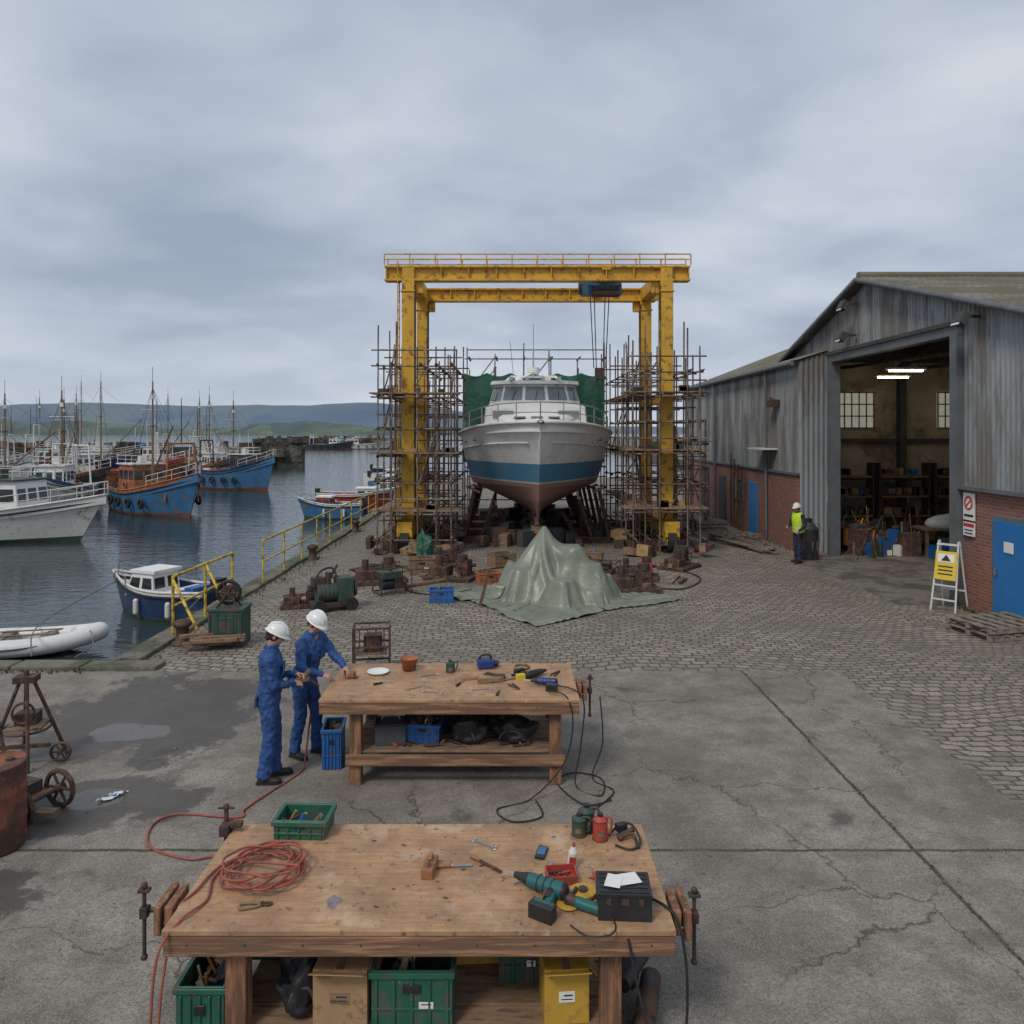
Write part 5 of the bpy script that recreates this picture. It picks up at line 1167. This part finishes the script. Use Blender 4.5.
    ex.capsule((.095,-.018,-.058),(.095,.018,-.058),.0022,.0022,'iris',6)
    eo=ex.build('face_details',parent=e); eo.matrix_local=Matrix.Translation(hc)@HR.to_4x4()
    hr=MB(); hr.ball((-.022,0,.012),(.096,.0815,.1),'hair',18,12); hr.ball((-.06,0,-.045),(.045,.06,.045),'hair',14,10); 
    for s_ in (1,-1): hr.ball((.02,s_*.068,.0),(.02,.012,.035),'hair')
    hro=hr.build('hair',parent=e); hro.matrix_local=Matrix.Translation(hc)@HR.to_4x4(); remesh(hro,.007,1,.01,.02)
    he=MB(); rows=[]
    for ph in range(0,8):
        a=RAD(ph*90/7); rows.append([( -.005+.128*math.cos(a)*math.cos(t),.108*math.cos(a)*math.sin(t),.035+.115*math.sin(a)) for t in [2*math.pi*i/28 for i in range(28)]])
    he.grid(rows,'helmet',True,True)
    rim=[( -.005+(.128+(.012+.04*max(0,math.cos(t))**2))*math.cos(t),(.12)*math.sin(t),.03-.012*max(0,math.cos(t))) for t in [2*math.pi*i/28 for i in range(28)]]
    he.grid([rows[0],rim,[(p[0],p[1],p[2]-.006) for p in rim],[(p[0]*.98,p[1]*.98,.027) for p in rows[0]]],'helmet',True,True)
    for yy in (-.035,0,.035): he.path([(-.12+.0,yy,.06),(-.09,yy,.115),(0,yy,.153 if yy==0 else .148),(.085,yy,.115),(.118,yy,.06)],.008,'helmet',6,5)
    heo=he.build('hard_hat',parent=e); heo.matrix_local=Matrix.Translation(hc)@HR.to_4x4()
    for i,s_ in enumerate((1,-1)):
        w,d=wr[i]; hand(e,w,d+V((.1,0,-.1)),palm[i],-s_,.5)
    return e
person('worker',(-2.72,8.60,0),RAD(12),RAD(3),[(.06,.10,.15),(-.05,-.10,-.1)],[((.30,.07,1.16),(-.5,.5,-1)),((.28,-.06,1.10),(-.6,-.5,-1))],(0,.45),palm=((0,.6,.7),(0,-.6,.7)),scale=.99)
person('worker',(-2.48,9.26,0),RAD(-25),RAD(13),[(.06,.12,.2),(-.08,-.11,-.1)],[((.50,.10,1.10),(-.2,.6,-.8)),((.38,-.17,1.08),(-.5,-.6,-.6))],(-.05,.5),palm=((0,.3,1),(0,-.3,1)),hip=(-.03,0,.945),scale=1.0)
person('worker',(8.54,22.9,0),RAD(200),RAD(2),[(.06,.12,.15),(-.04,-.11,-.2)],[((.2,.27,.98),(-.4,.5,-.4)),((.3,-.12,1.1),(-.3,-.6,-1))],(.2,.15),cloth='navy',legs='navy',vest=True,palm=((0,1,0),(0,-1,.4)))
mb=MB(); mb.tube((-2.43,8.66,1.06),(-2.30,8.74,1.19),.026,'timber',10); mb.box((-2.37,8.70,1.1),(.14,.06,.05),'timber',.5); mb.tube((-2.3,8.70,1.1),(-2.2,8.76,1.0),.012,'iron',8); mb.build('hand_drill')
mb=MB(); mb.box((0,0,.05),(.14,.07,.06),'handle'); mb.tube((0,0,.06),(-.02,0,.11),.02,'handle',8); mb.tube((.05,0,.03),(.1,0,.01),.02,'iron',8); mb.build('hand_plane',(-1.93,9.12,.98),-.3,bevel=.006)

# ---------------------------------------------------------------- yard clutter
mb=MB(); w=.29;d=.2;h=.74
for sx in (-1,1):
    for sy in (-1,1): mb.box((sx*w,sy*d,h/2),(.035,.035,h),'rust')
for z in (.12,.42,h-.02):
    for s_ in (-1,1): mb.box((0,s_*d,z),(2*w,.03,.03),'rust'); mb.box((s_*w,0,z),(.03,2*d,.03),'rust')
for k in range(4): mb.box((-w+.1+k*.13,-d,.58),(.02,.02,.3),'rust')
mb.box((0,0,.3),(.5,.32,.04),'timber'); mb.box((.02,.02,.45),(.3,.24,.26),'rust'); mb.build('rusty_steel_stand',(-2.3,12.6,0),.15)
def plinth(name,x,y,s,seed,rz=0):
    r=random.Random(seed); mb=MB()
    mb.box((0,0,.06*s),(1.3*s,.9*s,.1*s),'rust'); mb.box((-.3*s,0,.22*s),(.5*s,.5*s,.24*s),'rust'); mb.box((.3*s,.1*s,.3*s),(.35*s,.4*s,.42*s),r.choice(['rust','iron','redpaint']))
    mb.tube((-.3*s,-.1*s,.34*s),(-.3*s,-.1*s,.62*s),.09*s,'rust',10); mb.tube((-.6*s,.2*s,.3*s),(.6*s,.2*s,.36*s),.05*s,'rust',8); mb.tube((.3*s,0,.5*s),(.3*s,0,.66*s),.14*s,'iron',12)
    for k in range(4): mb.box((r.uniform(-.6,.6)*s,r.uniform(-.4,.4)*s,.16*s),(.2*s,.14*s,.12*s),r.choice(['rust','iron','timber']),r.uniform(0,2))
    for k in range(6): mb.tube((-.55*s+k*.2*s,-.42*s,.1*s),(-.55*s+k*.2*s,-.42*s,.16*s),.03*s,'iron',6)
    mb.torus((.3*s,-.22*s,.35*s),.12*s,.018*s,'iron','Y',14,6)
    mb.build(name,(x,y,0),rz,bevel=.008,seg=1)
plinth('rusty_winch',-3.5,19.9,1.0,1,.2); plinth('rusty_winch',-1.6,20.4,1.0,2,-.3); plinth('rusty_winch',2.95,18.9,1.0,4,.1); plinth('rusty_winch',3.3,20.4,.9,5,-.2); plinth('rusty_winch',-1.9,22.4,.9,8,.5); plinth('rusty_winch',4.8,22.0,.9,9,.9)
crate('blue_crate',-1.62,17.7,0,.55,.4,.3,'bluepl',.05,6,11); crate('orange_crate',-.6,19.8,0,.6,.4,.3,'orange',.3,6,12); crate('wooden_crate',-2.5,21.2,0,.7,.5,.45,'timber',.2,6,41); crate('wooden_crate',2.2,22.0,0,.8,.5,.5,'timber',-.2,6,42); crate('wooden_crate',-.3,22.3,0,.7,.5,.4,'timber',.5,6,43)
def genset(x,y,rz,m):
    mb=MB()
    for s_ in (1,-1):
        mb.path([(-.4,s_*.25,.05),(-.4,s_*.25,.55),(.4,s_*.25,.55),(.4,s_*.25,.05),(-.4,s_*.25,.05)],.02,'iron',6,1)
    for sx in (-.4,.4): mb.tube((sx,-.25,.55),(sx,.25,.55),.02,'iron',6); mb.tube((sx,-.25,.05),(sx,.25,.05),.02,'iron',6)
    mb.box((-.05,0,.46),(.5,.38,.16),m); mb.box((.15,0,.25),(.32,.34,.26),'iron'); mb.tube((-.3,0,.24),(0,0,.24),.14,'black',14); mb.tube((.25,-.1,.3),(.25,-.26,.3),.06,'rust',10); mb.tube((-.05,0,.54),(-.05,0,.58),.04,'black',10)
    mb.build('portable_generator',(x,y,0),rz,bevel=.006,seg=1)
genset(2.35,19.9,-.4,'rust'); genset(-2.9,18.6,.6,'dkgreen')
mb=MB(); mb.box((0,0,.14),(.95,.5,.1),'iron'); mb.tube((-.35,0,.38),(.3,0,.38),.2,'dkgreen',16); mb.box((.25,0,.45),(.35,.4,.5),'dkgreen'); mb.tube((-.1,0,.55),(-.1,0,.82),.07,'iron',10); mb.tube((.45,-.02,.45),(.5,-.02,.45),.2,'iron',18); mb.box((-.3,.1,.62),(.25,.25,.2),'iron'); mb.path([(.1,0,.7),(.0,.1,.9),(-.3,.05,.8),(-.4,0,.4)],.025,'black',6,5); mb.tube((-.05,.15,.6),(.15,.15,.95),.03,'iron',8)
for k in range(6): mb.torus((-.3+k*.09,0,.38),.205,.012,'iron','X',16,4)
for sx in (-.35,.35):
    mb.tube((sx,-.28,.14),(sx,.28,.14),.03,'iron',6)
    for s_ in (1,-1): mb.tube((sx,s_*.27,.14),(sx,s_*.33,.14),.14,'rubber',16)
mb.build('engine_compressor',(-3.95,16.9,0),.5,bevel=.006)
plinth('rusty_winch',-4.7,17.2,.7,7,.2)
mb=MB(); mb.box((0,0,.33),(.62,.5,.64),'dkgreen'); mb.box((0,0,.67),(.66,.54,.05),'dkgreen'); mb.box((0,-.255,.4),(.4,.015,.3),'dkgreen')
for k in range(5): mb.box((-.28+k*.14,-.26,.32),(.02,.03,.58),'dkgreen')
mb.build('green_steel_bin',(-5.2,14.15,0),.05,bevel=.01)
mb=MB(); mb.torus((0,0,.26),.2,.035,'rubber','Y',24,8); mb.tube((0,-.07,.26),(0,.07,.26),.14,'iron',20); mb.tube((0,-.1,.26),(0,.1,.26),.04,'rust',10); 
for a in range(6): mb.tube((0,-.08,.26),(.2*math.cos(a),-.08,.26+.2*math.sin(a)),.012,'rust',6)
for s_ in (-1,1): mb.tube((0,s_*.09,.26),(-.2,s_*.09,0),.02,'iron',6); mb.tube((0,s_*.09,.26),(.2,s_*.09,0),.02,'iron',6)
mb.build('cable_reel',(-5.2,14.1,.695),.1)
mb=MB(); prof2=[(0,.01),(.27,.01),(.285,.03),(.285,.28),(.295,.3),(.285,.32),(.285,.56),(.295,.58),(.285,.6),(.285,.84),(.295,.86),(.28,.865),(.27,.845),(0,.845)]
mb.grid([[(a*math.cos(2*math.pi*i/32),a*math.sin(2*math.pi*i/32),z) for i in range(32)] for a,z in prof2],'rustbar',True,True); mb.tube((.1,.1,.845),(.1,.1,.87),.04,'iron',10)
mb.build('oil_drum',(-4.86,7.2,0),scale=.93)
mb=MB()
def wheel(mb,c,r,axis='Y',m='rust',sp=6):
    c=V(c); mb.torus(c,r*.88,r*.13,m,axis,22,8)
    ax={'Y':V((0,1,0)),'X':V((1,0,0))}[axis]; u=V((1,0,0)) if axis=='Y' else V((0,1,0))
    mb.tube(c-ax*.05,c+ax*.05,r*.22,m,10)
    for i in range(sp): a=2*math.pi*i/sp; mb.tube(c,c+(u*math.cos(a)+V((0,0,1))*math.sin(a))*r*.85,r*.07,m,6)
wheel(mb,(0,-.22,.2),.2); mb.tube((0,-.25,.2),(0,-.2,.2),.15,'rust',20); wheel(mb,(-.0,.25,.2),.2); mb.tube((0,-.25,.2),(0,.28,.2),.02,'iron'); mb.box((-.3,0,.2),(.6,.35,.04),'rust'); mb.tube((-.55,.15,.2),(-.75,.15,.95),.02,'rust'); mb.tube((-.55,-.15,.2),(-.75,-.15,.95),.02,'rust'); mb.tube((-.75,-.15,.95),(-.75,.15,.95),.02,'rust'); mb.box((-.3,0,.27),(.4,.28,.12),'iron'); mb.box((.1,-.05,.1),(.3,.12,.05),'timber',.3)
mb.build('hand_cart',(-4.78,7.75,0),-.3)
mb=MB(); T=V((0,0,.98))
for a in (.3,2.0,3.6,5.1): mb.tube(T+V((.06*math.cos(a),.06*math.sin(a),0)),(.42*math.cos(a),.42*math.sin(a),.0),.022,'rust',8)
mb.torus((0,0,.4),.26,.016,'rust'); mb.box((0,0,.98),(.24,.18,.07),'rust'); mb.tube((0,0,.93),(0,0,1.08),.03,'iron'); mb.box((0,0,.42),(.4,.3,.03),'timber'); mb.box((.0,.05,.5),(.24,.18,.14),'iron'); wheel(mb,(.4,-.1,.12),.12); wheel(mb,(-.36,-.1,.12),.12); mb.box((0,-.2,.25),(.65,.04,.04),'rust'); mb.torus((.0,-.1,.6),.12,.015,'rust','Y')
mb.build('pipe_stand',(-5.75,9.1,0),.2)
mb=MB()
for i in range(3): 
    mb.grid([[(-.1+.14*u/5+.02*w_+i*.04,-.06+.09*w_/4+.04*i,.015+.05*abs(mnoise.noise(V((u*1.7,w_*1.7,i*3.))))) for w_ in range(5)] for u in range(6)],'paper' if i!=1 else 'bluedoor')
mb.build('crumpled_rag',(-4.3,8.15,0),.3)
def pallet(name,x,y,rz,n=1,L=1.3,W=.9,tz=0):
    mb=MB(); 
    for q in range(n):
        z=q*.14
        for k in (-1,0,1): mb.box((0,k*W*.44,z+.05),(L,.09,.085),'timberg')
        for k in range(6): mb.box((-L/2+.08+k*(L-.16)/5,0,z+.105),(.13,W,.022),'timberg',random.uniform(-.02,.02))
    mb.build(name,(x,y,tz),rz)
pallet('wooden_pallet',9.45,14.9,.25,2,1.5,1.1); pallet('wooden_pallet',8.0,27.5,.3,2,1.6,1.0); pallet('wooden_pallet',7.8,30.6,.2,3)
mb=MB()
for i in range(14): mb.box((7.9+random.uniform(-.3,.3),26.5+random.uniform(-.8,.8),.05+.05*(i//4)),(.14,2.8,.045),'timberg',RAD(random.uniform(10,28)))
mb.build('timber_planks')
mb=MB()
for i in range(6): mb.box((-6.6+.6*random.random()+.4,13.3+.3*random.random(),.1+.03*i),(.8,.12,.05),'timber',random.uniform(-.5,.5))
mb.build('timber_planks',(.5,.3,0))
# step-ladder style A-frame with a small notice board on its front rails
mb=MB()
H_=1.5; k_=.22
for s_ in (1,-1):
    for sx in (-1,1): mb.tube((sx*.25,s_*(k_*H_+.02),0),(sx*.2,s_*.03,H_),.022,'offwhite',6)
    for z in ((.25,.55,.85,1.15,1.42) if s_<0 else (.4,1.42)): mb.box((0,s_*(.03+k_*(H_-z)),z),(.46,.05,.03),'offwhite')
R_=Matrix.Rotation(-math.atan(k_),3,'X')
yb=lambda z:-(.03+k_*(H_-z))-.045
mb.box((0,yb(.98),.98),(.44,.014,.62),'signY',rot=R_); mb.box((0,yb(1.14)-.011,1.14),(.34,.006,.18),'paper',rot=R_)
mb.add([(-.1,yb(1.08)-.016,1.08),(.1,yb(1.08)-.016,1.08),(0,yb(1.22)-.016,1.22)],[(0,1,2)],'black')
for k in range(3): mb.box((0,yb(.96-k*.08)-.011,.96-k*.08),(.3,.006,.03),'black',rot=R_)
mb.build('a_frame_sign',(9.62,16.9,0),RAD(-50),bevel=.003,seg=1)
spraycan('water_butt',9.1,23.6,0,'darkhull',1.25,.3)
mb=MB()
for i in range(5): mb.tube((9.0+i*.03,30+i*.5,0),(9.12,30+i*.5,2.2+.2*i),.03,'rust',6)
mb.build('leaning_poles')
mb=MB(); mb.box((0,0,.5),(.7,.5,.55),'orange'); mb.box((0,0,.85),(.5,.4,.12),'dark'); mb.tube((-.35,0,.8),(-.6,0,1.1),.02,'iron')
for a_,b__ in ((-.2,-.3),(.25,-.3),(-.2,.3),(.25,.3)): wheel(mb,(a_,b__,.18),.18,m='rubber')
mb.box((0,0,.25),(.6,.5,.08),'dark'); mb.build('welding_machine',(11.2,24.9,0),.4,bevel=.01)
mb=MB()
for s_ in (-1,1): mb.tube((s_*.5,-.3,0),(s_*.1,0,.9),.02,'rust'); mb.tube((s_*.5,.3,0),(s_*.1,0,.9),.02,'rust')
mb.tube((-.7,0,.9),(.7,0,.9),.03,'rust'); mb.torus((.2,-.1,.6),.25,.03,'hose','Y'); mb.build('trestle',(11.0,23.6,0),1.0)
crate('blue_crate',13.2,23.6,.01,.6,.4,.4,'bluepl',0,5,14); 
mb=MB(); r=random.Random(21)
for i in range(150):
    s_=r.choice((-1,1)); x=(-3.2 if s_<0 else 4.9)+r.uniform(-1.4,1.4); y=r.uniform(23.6,31)
    mb.box((x,y,.12+r.random()*.25),(r.uniform(.1,.6),r.uniform(.1,.5),r.uniform(.1,.4)),r.choice(['timber','rust','iron','timberg','card','dark','boards','rust','rust','timber']),rot=Euler((r.uniform(-.2,.2),r.uniform(-.2,.2),r.uniform(0,3))).to_matrix())
for i in range(50):
    x=r.uniform(-1.5,3.2); y=r.uniform(26,36); mb.box((x,y,.2),(r.uniform(.2,.8),.3,r.uniform(.2,.9)),r.choice(['timber','rust','dark']),r.uniform(0,2))
for i in range(26):
    x=r.uniform(-4.3,5); y=r.uniform(19.5,23.5); a=r.uniform(0,3); l=r.uniform(.4,1.5)
    mb.box((x,y,.03+.03*r.random()),(l,r.uniform(.05,.16),.05),r.choice(['timber','timberg','rust','boards']),a)
mb.build('timber_and_scrap_pile')
mb=MB(); mb.path([(-1.0,18.9,.02),(-1.8,18.3,.02),(-2.6,18.9,.02),(-2.2,20.0,.02),(-1.0,21.4,.02),(.2,22.4,.02)],.018,'rubber',6,8); mb.path([(3.0,19.4,.02),(4.2,19.0,.02),(5.0,20.4,.02),(4.6,21.9,.02)],.018,'rubber',6,8); mb.build('ground_hose')
bag('green_sack',-2.6,23.0,0,(.24,.22,.7),'greenpl',6)
for (x,y) in ((-6.05,14.1),(-6.1,23.5),(-6.1,30)):
    mb=MB(); mb.grid([[(a*math.cos(2*math.pi*i/18),a*math.sin(2*math.pi*i/18),z) for i in range(18)] for a,z in ((.2,0),(.2,.04),(.12,.08),(.11,.3),(.17,.36),(.17,.4),(.1,.45),(0,.46))],'iron',True,True); mb.build('mooring_bollard',(x,y,0))

# ---------------------------------------------------------------- sky, sun, camera
w=bpy.data.worlds.new('World'); scene.world=w; w.use_nodes=True; nt=w.node_tree
bg=nt.nodes['Background']
sky=nt.nodes.new('ShaderNodeTexSky'); sky.sky_type='NISHITA'; sky.sun_disc=False; sky.sun_elevation=RAD(50); sky.sun_rotation=RAD(215)
tc=nt.nodes.new('ShaderNodeTexCoord').outputs['Generated']
s=N(nt,'ShaderNodeSeparateXYZ'); nt.links.new(tc,s.inputs[0])
zz=mth(nt,'ADD',mth(nt,'MAXIMUM',s.outputs[2],0.0),.24)
cx=N(nt,'ShaderNodeCombineXYZ'); nt.links.new(mth(nt,'DIVIDE',s.outputs[0],zz),cx.inputs[0]); nt.links.new(mth(nt,'DIVIDE',s.outputs[1],zz),cx.inputs[1])
v=mapping(nt,cx.outputs[0],(.8,1.0,1),(0,0,.35))
n1=noise(nt,v,2.0,6,.5,.2); n2=noise(nt,v,.85,3,.5,.3)
f=mth(nt,'MULTIPLY_ADD',n2,.6,mth(nt,'MULTIPLY',n1,.4))
cl=ramp(nt,f,[(.40,(3.35,4.0,5.05)),(.47,(4.3,4.95,6.0)),(.53,(5.2,5.8,6.75)),(.61,(6.5,6.95,7.6))])
hz=ramp(nt,s.outputs[2],[(0,.75),(.06,.4),(.2,0)])
cl=mixc(nt,hz,cl,(5.9,6.5,7.35))
col=mixc(nt,.95,sky.outputs[0],cl)
nt.links.new(col,bg.inputs['Color']); bg.inputs['Strength'].default_value=.1
sun=bpy.data.lights.new('sun','SUN'); sun.energy=1.5; sun.angle=RAD(14); sun.color=(1,.92,.81)
so=bpy.data.objects.new('sun',sun); scene.collection.objects.link(so); so.rotation_euler=(RAD(42),0,RAD(-35))
cam=bpy.data.cameras.new('camera'); co=bpy.data.objects.new('camera',cam); scene.collection.objects.link(co)
co.location=(0,0,3.9); co.rotation_euler=(RAD(90),0,0); cam.lens=27; cam.sensor_width=36; cam.shift_y=-80/1024; cam.clip_end=20000; cam.clip_start=.1
scene.camera=co
scene.view_settings.view_transform='Standard'; scene.view_settings.look='None'; scene.view_settings.exposure=0
